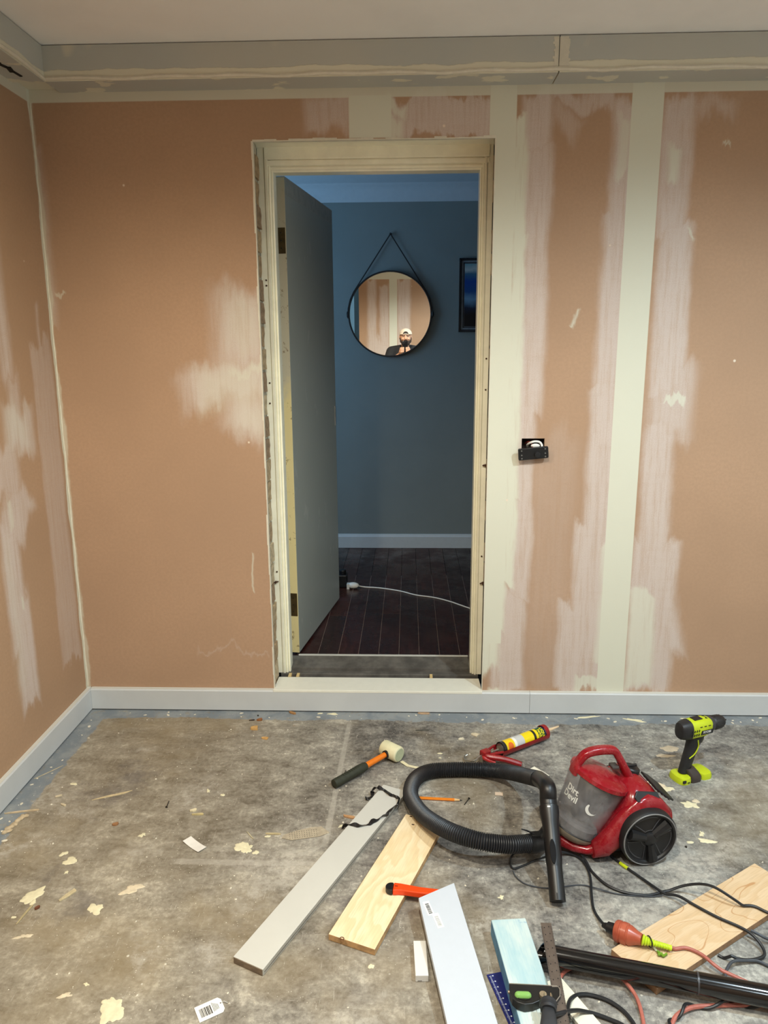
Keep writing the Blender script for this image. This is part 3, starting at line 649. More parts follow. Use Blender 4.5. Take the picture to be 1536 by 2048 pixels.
# round mirror on its strap
mBLK = M('black_leather', (22, 21, 22), .45, var=.15)
mc = aty(780, 628.5, HY-.03); MR = .266
mt = thing('round_mirror', 'round black framed mirror hanging from a strap on the blue hall wall', 'mirror', (mc.x, HY, mc.z))
TILT = Matrix.Rotation(math.radians(.49), 3, 'X') @ Matrix.Rotation(math.radians(.38), 3, 'Z')
mn = TILT @ Vector((0, -1, 0)); mo = Vector((mc.x, HY-.022, mc.z))
m, t, b = new_mat('mirror_silver'); b.inputs['Base Color'].default_value = (.9, .92, .91, 1); b.inputs['Metallic'].default_value = 1; b.inputs['Roughness'].default_value = .0
obj('mirror_glass', MB().lathe(mo, mn, [(-.004, 0), (-.004, MR-.003), (0, MR-.003), (0, 0)], 64), m, mt)
obj('mirror_rim', MB().lathe(mo, mn, [(-.014, MR-.008), (-.014, MR+.004), (.012, MR+.004), (.012, MR-.004), (.001, MR-.006), (-.014, MR-.008)], 72), mBLK, mt)
ap = aty(781, 468, HY-.012)
for sx in (-1, 1):
    th = math.radians(32 if sx < 0 else 35); q = mo+Vector((sx*MR*math.cos(th)*1.0, 0, MR*math.sin(th)))
    arc = [mo+Vector((sx*(MR+.006)*math.cos(a), -.004, (MR+.006)*math.sin(a))) for a in [math.radians(d) for d in (-5, 8, 20, 32)]]
    mb = MB()
    P_ = arc+[ap]
    for a_, b_ in zip(P_[:-1], P_[1:]):
        d_ = (b_-a_); ang = math.atan2(d_.z, d_.x)
        mb.box((a_+b_)/2, (d_.length+.002, .012 if False else .004, .007), Matrix.Rotation(-ang, 3, 'Y'))
    mb.ell(mo+Vector((sx*(MR+.008), -.006, -.0)), (.008, .008, .02))
    obj('hanging_strap', mb, mBLK, mt, sm=False)
obj('hook', MB().ell(ap+Vector((0, -.002, .0)), (.008, .012, .008)), mBLK, mt)

# framed picture, mostly behind the right jamb
p0 = aty(919, 517, HY); p1_ = aty(918, 664, HY)
PX0, PZ1, PZ0 = p0.x, p0.z, p1_.z; PX1 = PX0+.62
pf = thing('framed_picture', 'framed blue seascape picture on the hall wall, half hidden by the door frame', 'picture', ((PX0+PX1)/2, HY, (PZ0+PZ1)/2))
fm = M('picture_frame_dark', (26, 32, 38), .3, .2)
mb = MB()
fw = MB()
for i, (d0, d1, y) in enumerate(((0, .006, .022), (.008, .014, .020), (.026, .031, .016))):
    for q in (mb,):
        q.lo((PX0+d0, HY-y, PZ0+d0), (PX0+d1, HY, PZ1-d0)).lo((PX1-d1, HY-y, PZ0+d0), (PX1-d0, HY, PZ1-d0)).lo((PX0+d0, HY-y, PZ0+d0), (PX1-d0, HY, PZ0+d1)).lo((PX0+d0, HY-y, PZ1-d1), (PX1-d0, HY, PZ1-d0))
obj('picture_frame', mb, fm, pf, sm=False)
obj('frame_liner', MB().lo((PX0+.003, HY-.014, PZ0+.003), (PX1-.003, HY-.001, PZ1-.003)), M('frame_liner_grey', (120, 130, 138), .5), pf, sm=False)
m, t, b = new_mat('seascape_print')
P = t.node('ShaderNodeNewGeometry').outputs['Position']; sp = t.node('ShaderNodeSeparateXYZ'); t.link(P, sp.inputs[0])
zz = t.math('ADD', t.math('DIVIDE', t.math('SUBTRACT', sp.outputs[2], PZ0), PZ1-PZ0), t.math('MULTIPLY', t.math('SUBTRACT', t.noise(P, 9, 4), .5), .16))
cr = t.node('ShaderNodeValToRGB'); t.link(zz, cr.inputs[0]); e = cr.color_ramp.elements
e[0].position = .25; e[0].color = lin((14, 16, 22)); e[1].position = .92; e[1].color = lin((120, 160, 170))
for pp, cc in ((.34, (20, 40, 66)), (.46, (110, 150, 180)), (.54, (30, 80, 140)), (.7, (24, 70, 150)), (.8, (60, 110, 140)), (.86, (180, 190, 190))):
    q = e.new(pp); q.color = lin(cc)
t.link(cr.outputs[0], b.inputs['Base Color']); b.inputs['Roughness'].default_value = .3
obj('print', MB().lo((PX0+.034, HY-.016, PZ0+.034), (PX1-.034, HY-.0145, PZ1-.034)), m, pf, sm=False)

# white lead across the hall floor with an oval plug
def cable(name, pts, r, mat, parent=None, n=8, sub=8): return obj(name, MB().tube(spline(pts, sub), r, n), mat, parent)
mWPL = M('white_plastic', (222, 222, 216), .4, var=.02)
mBPL = M('black_plastic', (20, 20, 22), .42, var=.2)
pg = at(706, 1170, HZ+.02)
lead = thing('white_lead', 'white cable with an oval plug trailing over the dark hall floorboards', 'cable', (pg.x, pg.y, HZ))
hc = [(pg.x+.03, pg.y, HZ+.015)]+[tuple(at(a, b_, HZ+.004)) for a, b_ in ((730, 1174), (760, 1176), (800, 1182), (832, 1190), (868, 1195), (900, 1203), (938, 1216), (990, 1232), (1040, 1236))]
cable('cord', hc, .0035, mWPL, lead)
obj('plug', MB().ell((pg.x, pg.y, HZ+.018), (.036, .022, .018), Matrix.Rotation(-.1, 3, 'Z')).lo((pg.x-.035, pg.y-.018, HZ), (pg.x-.02, pg.y+.018, HZ+.03)), mWPL, lead)
pb = at(686, 1172, HZ)
tag(obj('power_adapter', MB().lo((pb.x-.035, pb.y-.035, HZ), (pb.x+.026, pb.y+.035, HZ+.075)).cyl((pb.x+.0, pb.y, HZ+.07), (pb.x, pb.y, HZ+.10), .02), mBPL, bev=.006, sm=False), 'black plug pack on the hall floor beside the open door', 'adapter')

# ------------------------------------------------------------------ dangling switch plate
sp_ = thing('switch_plate', 'black wall plate hanging tilted from its cut hole right of the doorway', 'switch', (.468, YB-.02, 1.07))
ang = math.radians(5.5); Rm = Matrix.Rotation(-ang, 3, 'Y') @ Matrix.Rotation(.16, 3, 'X')
c0 = Vector((.468, YB-.024, 1.0745)); fr = Matrix.Translation(c0) @ Rm.to_4x4()
def rrect(w_, h_, r_, n_=4):
    o = []
    for cx, cy, a in ((w_/2-r_, h_/2-r_, 0), (-w_/2+r_, h_/2-r_, 90), (-w_/2+r_, -h_/2+r_, 180), (w_/2-r_, -h_/2+r_, 270)):
        for k in range(n_+1): o.append((cx+r_*math.cos(math.radians(a+90*k/n_)), cy+r_*math.sin(math.radians(a+90*k/n_))))
    return o
f2 = fr @ Matrix(((1, 0, 0, 0), (0, 0, -1, 0), (0, 1, 0, 0), (0, 0, 0, 1)))
obj('plate', MB().prism(rrect(.112, .045, .005), .010, f2), mBPL, sp_, bev=.0015, sm=False)
for sx in (-1, 1):
    for zz_ in (-.015, -.002, .015): obj('plate_screw', MB().cyl(f2 @ Vector((sx*.044, zz_, .010)), f2 @ Vector((sx*.044, zz_, .0125)), .0028, n=10), M('screw_grey', (150, 150, 148), .3, .8), sp_)
obj('rotary_knob', MB().cyl(f2 @ Vector((.014, -.004, .009)), f2 @ Vector((.014, -.004, .019)), .0115, .0105).box(f2 @ Vector((.014, -.004, .020)), (.018, .003, .004), Rm), M('knob_black', (34, 34, 36), .35), sp_)
obj('mechanism', MB().box(c0+Vector((0, .012, -.004)), (.06, .022, .03), Rm), mBPL, sp_, sm=False)
cable('white_cable', [(.455, YB+.04, 1.09), (.452, YB+.01, 1.102), (.462, YB-.008, 1.112), (.478, YB-.010, 1.116), (.495, YB-.008, 1.112), (.502, YB-.014, 1.10), (.498, YB-.02, 1.085)], .0042, mWPL, sp_)
cable('red_wire', [(.446, YB+.04, 1.10), (.45, YB+.005, 1.112), (.462, YB-.005, 1.112), (.468, YB-.018, 1.09)], .0018, M('wire_red', (120, 30, 24), .5), sp_)
obj('ceramic_insert', MB().ell((.478, YB-.012, 1.100), (.017, .005, .008)), mWPL, sp_)

# ------------------------------------------------------------------ boards
def wood_mat(name, c1, c2, grain=(2.0, 14, 14), knot=0.0):
    """grain runs along local y"""
    m, t, b = new_mat(name)
    tc = t.node('ShaderNodeTexCoord').outputs['Object']
    d = t.noise(t.mapping(tc, (3, 1.2, 3)), 3, 3, .5)
    sp = t.node('ShaderNodeSeparateXYZ'); t.link(tc, sp.inputs[0])
    u = t.math('ADD', t.math('MULTIPLY', sp.outputs[0], 22.0), t.math('MULTIPLY', d, 7.0))
    rings = t.math('FRACT', u)
    line = t.math('MULTIPLY', t.ramp(rings, .0, .75), t.ramp(rings, .85, 1.0, 1, 0))
    fine = t.noise(t.mapping(tc, (60, 3, 60)), 5, 3, .6)
    cc = t.mix(t.math('MULTIPLY', line, .75), lin(c1), lin(c2))
    cc = t.mix(t.ramp(fine, .45, .7, 0, .3), cc, lin(tuple(v*.85 for v in c2)))
    if knot:
        big = t.noise(t.mapping(tc, (1.3, .55, 1)), 9, 1, .3)
        f = t.math('ABSOLUTE', t.math('SUBTRACT', t.math('FRACT', t.math('MULTIPLY', big, 6.0)), .5))
        cc = t.mix(t.ramp(f, .0, .035, knot, 0), cc, lin((176, 128, 78)))
    t.link(cc, b.inputs['Base Color']); b.inputs['Roughness'].default_value = .55
    t.link(t.bump(fine, .1, .001), b.inputs['Normal'])
    return m
def slab(name, far, near, wd, th, mat, label, cat, bev=.0012, parent=None, end_mat=None, side=None):
    """far/near: mid points of the top face ends"""
    far = Vector(far); near = Vector(near); y = (far-near); L = y.length; y.normalize()
    x = y.cross(Vector((0, 0, 1))).normalized(); z = x.cross(y)
    me = bpy.data.meshes.new(name); mb = MB(); mb.lo((-wd/2, -L/2, -th), (wd/2, L/2, 0))
    me.from_pydata([tuple(v) for v in mb.v], [], mb.f); me.materials.append(mat)
    if end_mat:
        me.materials.append(end_mat); 
        for p in me.polygons:
            if abs(p.normal.z) < .5: p.material_index = 1
    weld(me)
    o = bpy.data.objects.new(name, me); COL.objects.link(o); c = (far+near)/2
    o.matrix_world = Matrix(((x.x, y.x, z.x, c.x), (x.y, y.y, z.y, c.y), (x.z, y.z, z.z, c.z), (0, 0, 0, 1)))
    bv = o.modifiers.new('bevel', 'BEVEL'); bv.width = bev; bv.segments = 2; bv.limit_method = 'ANGLE'
    if label: tag(o, label, cat)
    return o
def on_slab(o, name, mb, mat, **k):
    """a part given in the slab's own frame"""
    me = bpy.data.meshes.new(name); me.from_pydata([tuple(v) for v in mb.v], [], mb.f)
    mats = mat if isinstance(mat, (list, tuple)) else [mat]
    for q in mats: me.materials.append(q)
    if len(mats) > 1: me.polygons.foreach_set('material_index', mb.mi)
    weld(me); smooth(me)
    c = bpy.data.objects.new(name, me); COL.objects.link(c); c.parent = o
    if k.get('label'): c['label'] = k['label']
    return c
mPRIMED = M('primed_board_white', (200, 199, 191), .5, var=.02, scale=6)
mPRIMEDGE = M('primed_board_edge', (172, 168, 156), .65, var=.1)
mENDGR = M('board_end_brown', (124, 108, 90), .8, var=.2, scale=60)
mPINE = wood_mat('pine_pale', (240, 221, 184), (228, 202, 156))
mPINE2 = wood_mat('pine_knotty', (212, 187, 152), (202, 172, 132), knot=.8)
b1 = slab('primed_board', (-.043, 2.225, .0185), (-.3845, 1.49, .0185), .088, .018, mPRIMED, 'long white primed board lying diagonally on the concrete, black strap across its far end', 'board', end_mat=mPRIMEDGE)
on_slab(b1, 'end_grain', MB().lo((-.042, -.4065, -.0172), (.042, -.4052, -.0012)), mENDGR, label='bare brown end')
on_slab(b1, 'edge_groove', MB().lo((.0435, -.40, -.012), (.0446, .40, -.0095)), M('groove_dark', (110, 104, 94), .8))
b2 = slab('pine_board', (.053, 2.060, .0185), (-.1405, 1.562, .0185), .128, .018, mPINE, 'pale pine board between the two white boards, with the orange knife across it', 'board', end_mat=M('pine_edge', (182, 146, 102), .7, var=.25, scale=50))
kn = at(684, 1877, .0187); kl = b2.matrix_world.inverted() @ kn
kb = MB(); kb.tube([Vector((kl.x+.005*math.cos(a), kl.y+.004*math.sin(a), .0004)) for a in [2*PI*i/16 for i in range(16)]], .0012, 6, closed=True)
on_slab(b2, 'knot', kb, M('knot_brown', (104, 62, 40), .7))
for (px, py) in ((822, 1633), (826, 1649)):
    q = b2.matrix_world.inverted() @ at(px, py, .0187); on_slab(b2, 'pin_knot', MB().ell((q.x, q.y, 0), (.005, .003, .0004)), M('knot_dark', (70, 46, 34), .7))
w3a, w3b = Vector((.499, 1.556, .0185)), Vector((.990, 1.878, .0185)); d3 = (w3b-w3a).normalized(); n3_ = Vector((d3.y, -d3.x, 0))
b4 = slab('knotty_pine_board', w3b+n3_*.068, w3a+n3_*.068, .136, .018, mPINE2, 'knotty pine board on the floor beneath the cords and the black pipe', 'board', end_mat=M('pine_edge2', (150, 116, 84), .7, var=.2, scale=50))
# white board in front, its far corner propped on the knife
fl_, fr_ = at(837, 1795, .056), at(908, 1766, .056)
nl_, nr_ = at(893, 2048, .034), at(997, 2048, .034)
mid_f = (fl_+fr_)/2; dir_ = ((nl_+nr_)/2-mid_f); dir_.normalize()
ww = (fr_-fl_).length
b3 = slab('white_panel_board', mid_f, mid_f+dir_*.62, .112, .016, M('panel_white', (196, 203, 212), .4, var=.01), 'smooth white board with two barcode stickers, its corner resting on the orange knife', 'board')
b3i = b3.matrix_world.inverted(); pl_, pr_ = b3i @ fl_, b3i @ fr_
for v in b3.data.vertices:
    if v.co.y > 0: v.co.y = (pl_.y if v.co.x < 0 else pr_.y); v.co.x = (pl_.x if v.co.x < 0 else pr_.x)
def sticker(px, py, faint):
    q = b3.matrix_world.inverted() @ at(px, py, .055); mb = MB(); mb.cur = 0
    R2 = Matrix.Rotation(math.radians(8), 3, 'Z')
    mb.box((q.x, q.y, .0003), (.017, .046, .0004), R2); mb.cur = 1
    random.seed(3+px)
    yy = -.018
    while yy < .015:
        h_ = random.choice((.0006, .0012, .0018)); mb.box(Vector((q.x, q.y, .0006))+R2 @ Vector((.0, yy, 0)), (.0095, h_, .0002), R2); yy += h_+random.choice((.0008, .0014))
    on_slab(b3, 'barcode_sticker', mb, [M('sticker_white', (232, 232, 230), .5, var=.01), M('bar_faint', (170, 172, 172), .6) if faint else M('bar_ink', (62, 64, 66), .6)])
sticker(857, 1815, False); sticker(876, 1838, True)
# small white block of skirting
q0, q1 = at(839, 1881, .0185), at(844, 1951, .0185)
bw = slab('white_offcut', q0, q1, .031, .018, M('offcut_white', (222, 221, 216), .4, var=.01), 'short thick white offcut on the concrete beside the white board', 'offcut')
on_slab(bw, 'pencil_mark', MB().lo((-.010, -(q0-q1).length/2-.0004, -.0155), (.0, -(q0-q1).length/2+.0002, -.0145)), mBLK)
# blue-washed framing timber offcut
m, t, b = new_mat('blue_treated_timber')
tc = t.node('ShaderNodeTexCoord').outputs['Object']
a_ = t.noise(t.mapping(tc, (1, .5, 1)), 9, 4, .6); g_ = t.noise(t.mapping(tc, (70, 3, 20)), 4, 3, .6)
c = t.mix(t.ramp(a_, .35, .65), lin((164, 194, 200)), lin((204, 214, 208))); c = t.mix(t.ramp(g_, .45, .7, 0, .35), c, lin((140, 180, 196)))
c = t.mix(t.ramp(t.noise(tc, 26, 3), .62, .7, 0, .6), c, lin((112, 158, 188)))
t.link(c, b.inputs['Base Color']); b.inputs['Roughness'].default_value = .8; t.link(t.bump(g_, .3, .001), b.inputs['Normal'])
mBT = m
bt0, bt1 = Vector((.2535, 1.618, .045)), None
tl, bl_ = at(984, 1838, .045), at(1020, 1968, .045); tr_, br_ = at(1049, 1836, .045), at(1094, 1966, .045)
dt = (((bl_-tl)+(br_-tr_))/2).normalized(); midt = (tl+tr_)/2
bt = slab('blue_timber_offcut', midt, midt+dt*.46, .089, .0445, mBT, 'chunky timber offcut washed pale blue, under the square', 'timber', bev=.003, end_mat=M('blue_timber_side', (96, 146, 182), .8, var=.15))
# cream strip of board by the timber
s0, s1 = at(1104, 1958, .012), at(1190, 2060, .012)
slab('cream_strip', s0+(s0-s1).normalized()*.0, s1+(s1-s0).normalized()*.12, .045, .011, M('cream_strip', (232, 226, 204), .5, var=.02), 'narrow cream painted strip slanting out beside the blue timber offcut', 'board')
# small paper and card scraps under the hose
def scrap(px, py, w_, l_, ang, col, label, curl=.0, z=.001, name='paper_scrap', cat='scrap', th=.0008):
    p = at(px, py, z); mb = MB(); n = 6; c_, s_ = math.cos(ang), math.sin(ang)
    vs = []; 
    for lay in (0, th):
        for i in range(n+1):
            u = i/n-.5
            for v in (-.5, .5):
                x, y = u*l_, v*w_; vs.append((p.x+x*c_-y*s_, p.y+x*s_+y*c_, z*0+.0012+lay+curl*(2*u)**2))
    fs = []
    o = 2*(n+1)
    for i in range(n):
        a = 2*i; fs.append((o+a, o+a+2, o+a+3, o+a+1)); fs.append((a, a+1, a+3, a+2))
        fs.append((a, a+2, o+a+2, o+a)); fs.append((a+1, o+a+1, o+a+3, a+3))
    fs.append((0, o, o+1, 1)); fs.append((2*n, 2*n+1, o+2*n+1, o+2*n))
    mb.add(vs, fs); return tag(obj(name, mb, M('scrap_%02x%02x%02x' % tuple(col), col, .7, var=.05)), label, cat)
_a, _b = at(371, 1678), at(406, 1703)
scrap(389, 1690, .030, .078, math.atan2(_b.y-_a.y, _b.x-_a.x), (226, 222, 214), 'pale paper label lying on bare concrete, well away from the boards', .003, name='paper_label', cat='paper')
scrap(1074, 1547, .05, .07, -.9, (232, 228, 210), 'white card corner showing beyond the hose elbow', name='card_piece', cat='card')
scrap(998, 1588, .018, .026, -.1, (206, 184, 160), 'small beige square of card inside the hose loop', name='card_chip', cat='card')

# price tag with barcode
pt = at(420, 2020, .0); Rt = Matrix.Rotation(math.radians(32), 3, 'Z')
tg = thing('price_tag', 'white swing tag printed with a barcode, lying face up on the concrete', 'tag', (pt.x, pt.y, 0))
def tp(x, y, z=.0): return Vector((pt.x, pt.y, z))+Rt @ Vector((x, y, 0))
out = [(-.030, -.022), (.024, -.022), (.030, -.014), (.030, .014), (.024, .022), (-.030, .022)]
obj('tag_card', MB().prism(out, .0008, Matrix.Translation((pt.x, pt.y, .0012)) @ Rt.to_4x4()), M('tag_white', (238, 236, 230), .5, var=.01), tg, sm=False)
ink = MB(); x = -.022; random.seed(11)
while x < .004:
    h_ = random.choice((.0006, .001, .0016)); ink.box(tp(x, -.001, .0022), (h_, .024, .0002), Rt); x += h_+random.choice((.0007, .0012))
for k in range(5): ink.box(tp(.0075+.0028*k, .002-.0008*k, .0022), (.0009, .026-.003*k, .0002), Rt)
ink.lathe(tp(.026, .004, .0021), (0, 0, 1), [(0, .0), (.0002, .0018)], 12)
obj('printing', ink, M('tag_ink', (30, 30, 30), .6), tg, sm=False)
obj('plastic_tie', MB().tube([tp(.026, .004, .0025), tp(.034, .003, .004), tp(.040, -.004, .002)], .0006, 6), M('tie_clear', (200, 200, 196), .3), tg)

# ------------------------------------------------------------------ rubber mallet
he = at(797, 1500, .03)
A_ = at(770, 1494, .032); B_ = at(799, 1508, .032); ax = Vector((B_.x-A_.x, B_.y-A_.y, 0)).normalized()
hc_ = at(783, 1502, .031); r_ = .029
ml = thing('rubber_mallet', 'cream rubber mallet with an orange shaft and dark green grip', 'mallet', (hc_.x, hc_.y, 0))
HL = .078
obj('mallet_head', MB().lathe(hc_-ax*HL/2, ax, [(0, 0), (0, r_-.004), (.003, r_-.001), (.006, r_), (HL-.006, r_), (HL-.002, r_-.002), (HL, r_-.005), (HL+.0005, 0)], 40), M('cream_rubber', (222, 216, 178), .6, var=.06, scale=20), ml)
obj('mallet_face', MB().lathe(hc_+ax*(HL/2), ax, [(0, 0), (.0012, 0), (.0012, r_-.007), (0, r_-.006)][::-1], 36), M('rubber_face', (176, 182, 150), .5, var=.1), ml)
ge = at(668, 1568, .017); hd_ = (ge-hc_); hd_.normalize()
p_ = lambda d: hc_+hd_*d
Lh = (ge-hc_).length
obj('collar', MB().lathe(p_(r_-.004), hd_, [(0, .0145), (.008, .0145), (.009, .011), (0, .011)], 20), mBPL, ml)
obj('shaft', MB().cyl(p_(.02), p_(Lh*.5), .0098, .0108, 20), M('shaft_orange', (226, 120, 22), .35, var=.05), ml)
gr_ = MB(); gr_.lathe(p_(Lh*.46), hd_, [(0, .0), (0, .0125), (.01, .0155), (Lh*.12, .0165), (Lh*.3, .0150), (Lh*.5, .0160), (Lh*.54, .0155), (Lh*.545, .012), (Lh*.545, 0)], 20)
obj('grip', gr_, M('grip_green', (44, 47, 34), .7, var=.2, scale=80, bump=.3), ml)
sd_ = hd_.cross(Vector((0, 0, 1))).normalized()
rb = MB()
for k in range(8):
    q = p_(Lh*(.6+.035*k))+Vector((0, 0, .0158)); rb.box(q, (.003, .012, .001), Matrix(((hd_.x, sd_.x, 0), (hd_.y, sd_.y, 0), (0, 0, 1))))
obj('grip_ribs', rb, M('grip_green_dark', (40, 44, 32), .7), ml)
# strip of masking tape on the floor by the mallet
tp_ = [at(a, b_, .0) for a, b_ in ((803, 1524), (815, 1532), (828, 1535), (845, 1539), (872, 1545))]
mb = MB()
for a_, b_ in zip(tp_[:-1], tp_[1:]):
    d_ = b_-a_; mb.box((a_+b_)/2+Vector((0, 0, .0018+random.uniform(0, .001))), (d_.length+.002, .013, .0008), Matrix.Rotation(math.atan2(d_.y, d_.x), 3, 'Z'))
tag(obj('masking_tape', mb, M('masking_tape', (222, 212, 176), .6, var=.05), sm=False), 'crinkled strip of cream tape running from the mallet head to the hose', 'tape')

# ------------------------------------------------------------------ caulking gun and cartridge
mRED = M('gun_red', (140, 22, 26), .35, var=.2, scale=40)
cL, cR = at(1001.5, 1497, .030), at(1088, 1464, .030)
ax = (cR-cL); CL = ax.length; ax.normalize(); sdv = Vector((ax.y, -ax.x, 0)); up = Vector((0, 0, 1))
gun = thing('caulking_gun', 'dark red caulking gun lying on the floor behind the hose', 'caulking gun', (cL.x, cL.y, 0))
cr_r = .0285
obj('cradle', MB().lathe(cL-ax*.012, ax, [(0, cr_r), (CL+.016, cr_r), (CL+.016, cr_r-.0016), (0, cr_r-.0016), (0, cr_r)], 18, e1=sdv, a0=-PI*.04, a1=PI*1.04), mRED, gun)
obj('front_cap', MB().lathe(cR+ax*.0, ax, [(-.012, cr_r), (.004, cr_r), (.0045, .010), (.003, .010), (.0025, cr_r-.002), (-.012, cr_r-.002), (-.012, cr_r)], 28), mRED, gun)
yk = cL-ax*.07
for s_ in (-1, 1):
    obj('yoke_arm', MB().tube([cL-ax*.010+sdv*s_*.026+up*.002, cL-ax*.045+sdv*s_*.017+up*.001, yk+sdv*s_*.008], [.0045, .0055, .006], 8), mRED, gun)
obj('body_block', MB().box(yk+up*.0-ax*.004, (.034, .026, .034), Matrix(((ax.x, sdv.x, 0), (ax.y, sdv.y, 0), (0, 0, 1)))), mRED, gun, bev=.004, sm=False)
rodc = M('zinc_rod', (176, 172, 162), .3, .9)
hk = [tuple(cL-ax*.012), tuple(yk), tuple(yk-ax*.03)] + [tuple(at(a, b_, z)) for a, b_, z in ((950, 1521, .026), (940, 1522, .020), (931, 1519, .012), (929.5, 1513, .012), (935, 1509, .016))]
obj('push_rod', MB().tube(spline(hk, 5), .0035, 8), rodc, gun)
sp2 = [cL-ax*(.035+.02*k/60)+(sdv*math.cos(k*.8)+up*math.sin(k*.8))*.007 for k in range(60)]
obj('spring', MB().tube(sp2, .001, 5), rodc, gun)
obj('plunger_disc', MB().cyl(cL-ax*.004, cL+ax*.002, .019), rodc, gun)
h0, h1 = at(976, 1513, .03), at(1043, 1529, .012)
obj('handle', MB().tube(spline([yk+up*.003, h0, (h0+h1)/2+up*.004, h1], 5), [.010]*3+[.0105]*6+[.011]*6+[.009], 10), mRED, gun)
t0, t1 = at(968, 1516, .026), at(990, 1526, .010)
obj('trigger', MB().tube(spline([yk-up*.006, t0, t1], 5), [.008]*6+[.007]*5, 8), M('gun_red_light', (168, 44, 40), .35, var=.2), gun)
obj('release_lever', MB().box(yk-ax*.024-up*.012, (.003, .020, .024), Matrix(((ax.x, sdv.x, 0), (ax.y, sdv.y, 0), (0, 0, 1)))), rodc, gun, sm=False)
ct = thing('adhesive_cartridge', 'yellow and green adhesive cartridge with its nozzle, loaded in the red caulking gun', 'cartridge', tuple(cL))
cr0 = .0242
bands = [(0, .012, (30, 32, 34)), (.012, .05, (236, 200, 20)), (.05, .062, (232, 232, 226)), (.062, .098, (196, 198, 196)), (.098, .145, (240, 214, 16)), (.145, .156, (24, 30, 26)), (.156, .168, (240, 214, 16)), (.168, .198, (22, 84, 42)), (.198, .2155, (26, 30, 66))]
sc_ = CL/.2155
mb = MB(); mats = []
for i, (a_, b_, c_) in enumerate(bands):
    mb.cur = i; mats.append(M('cartridge_band_%d' % i, c_, .3, var=.02)); mb.lathe(cL+ax*a_*sc_, ax, [(0, cr0), ((b_-a_)*sc_, cr0)], 36)
mb.cur = 0
mb.lathe(cL, ax, [(0, cr0), (-.001, cr0+.0006), (-.001, cr0-.001), (.03, cr0-.0015), (.03, 0)], 36)
obj('cartridge_tube', mb, mats, ct)
obj('cartridge_end', MB().lathe(cL+ax*.012, ax, [(0, 0), (0, cr0-.0018)], 28), M('cart_inner_grey', (150, 150, 150), .4), ct)
obj('nozzle', MB().lathe(cR+ax*.002, ax, [(0, 0), (0, .012), (.004, .010), (.006, .0075), (.075, .003), (.075, 0)], 20), M('nozzle_beige', (216, 190, 156), .45), ct)
obj('cartridge_shoulder', MB().lathe(cR, ax, [(0, cr0), (.0035, .018), (.0035, 0)], 28), M('cart_red', (150, 30, 32), .4), ct)
# lettering wrapped round the tube: reads along the circumference
cam_side = (Vector((0, 0, CH))-cL); cam_side = (cam_side-ax*cam_side.dot(ax)).normalized(); e2_ = ax.cross(cam_side)
def wrap(off, ph0):
    # text x -> around, text y -> along axis
    def f(x, y):
        ph = ph0 - x/cr0
        return cL+ax*(off*sc_-y)+(cam_side*math.cos(ph)+e2_*math.sin(ph))*(cr0+.0004)
    return f
def sgn(f, flip):
    return f
def wrap_axis(off, ph0):
    # text x -> along the axis, y -> around (upward)
    def f(x, y):
        ph = ph0 - y/cr0
        return cL+ax*(off*sc_+x)+(cam_side*math.cos(ph)+e2_*math.sin(ph))*(cr0+.0004)
    return f
u_test = wrap_axis(0, 0)(0, .005)-wrap_axis(0, 0)(0, 0)
SG = 1 if u_test.z > 0 else -1
def wrap_l(off, ph0):   # letters upright when the tube stands on its base: x around
    def f(x, y):
        ph = ph0 + SG*x/cr0
        return cL+ax*(off*sc_+y)+(cam_side*math.cos(ph)+e2_*math.sin(ph))*(cr0+.0004)
    return f
yl = M('print_yellow', (244, 222, 30), .4)
obj('lettering', text_geo('LIQUID', .0155, wrap_l(.1905, .1), bold=.0004), yl, ct, sm=False, wd=False)
obj('lettering', text_geo('NAILS', .0155, wrap_l(.176, .1), bold=.0004), yl, ct, sm=False, wd=False)
obj('lettering', text_geo('SELLEYS', .009, wrap_l(.207, .1), bold=.0003), mWPL, ct, sm=False, wd=False)
mb = MB()
for (u0, v0, rr, st) in ((.031, .25, .012, 0),):
    o_ = []
    n = 20
    vs = []
    for k in range(n): 
        a_ = 2*PI*k/n; ph = v0+rr*math.sin(a_)*1.3/cr0; vs.append(cL+ax*((u0+rr*math.cos(a_))*sc_)+(cam_side*math.cos(ph)+e2_*math.sin(ph))*(cr0+.0006))
    vs.append(cL+ax*(u0*sc_)+(cam_side*math.cos(v0)+e2_*math.sin(v0))*(cr0+.0008)); vs += [cL+ax*((u0+rr*f_*math.cos(2*PI*k/n))*sc_)+(cam_side*math.cos(v0+rr*f_*1.3*math.sin(2*PI*k/n)/cr0)+e2_*math.sin(v0+rr*f_*1.3*math.sin(2*PI*k/n)/cr0))*(cr0+.0006) for f_ in (.66, .33) for k in range(n)]
    mb.add(vs, [(k, (k+1) % n, n+1+(k+1) % n, n+1+k) for k in range(n)]+[(n+1+k, n+1+(k+1) % n, 2*n+1+(k+1) % n, 2*n+1+k) for k in range(n)]+[(2*n+1+k, 2*n+1+(k+1) % n, n) for k in range(n)])
obj('orange_emblem', mb, M('print_orange', (222, 104, 30), .4), ct, sm=False)

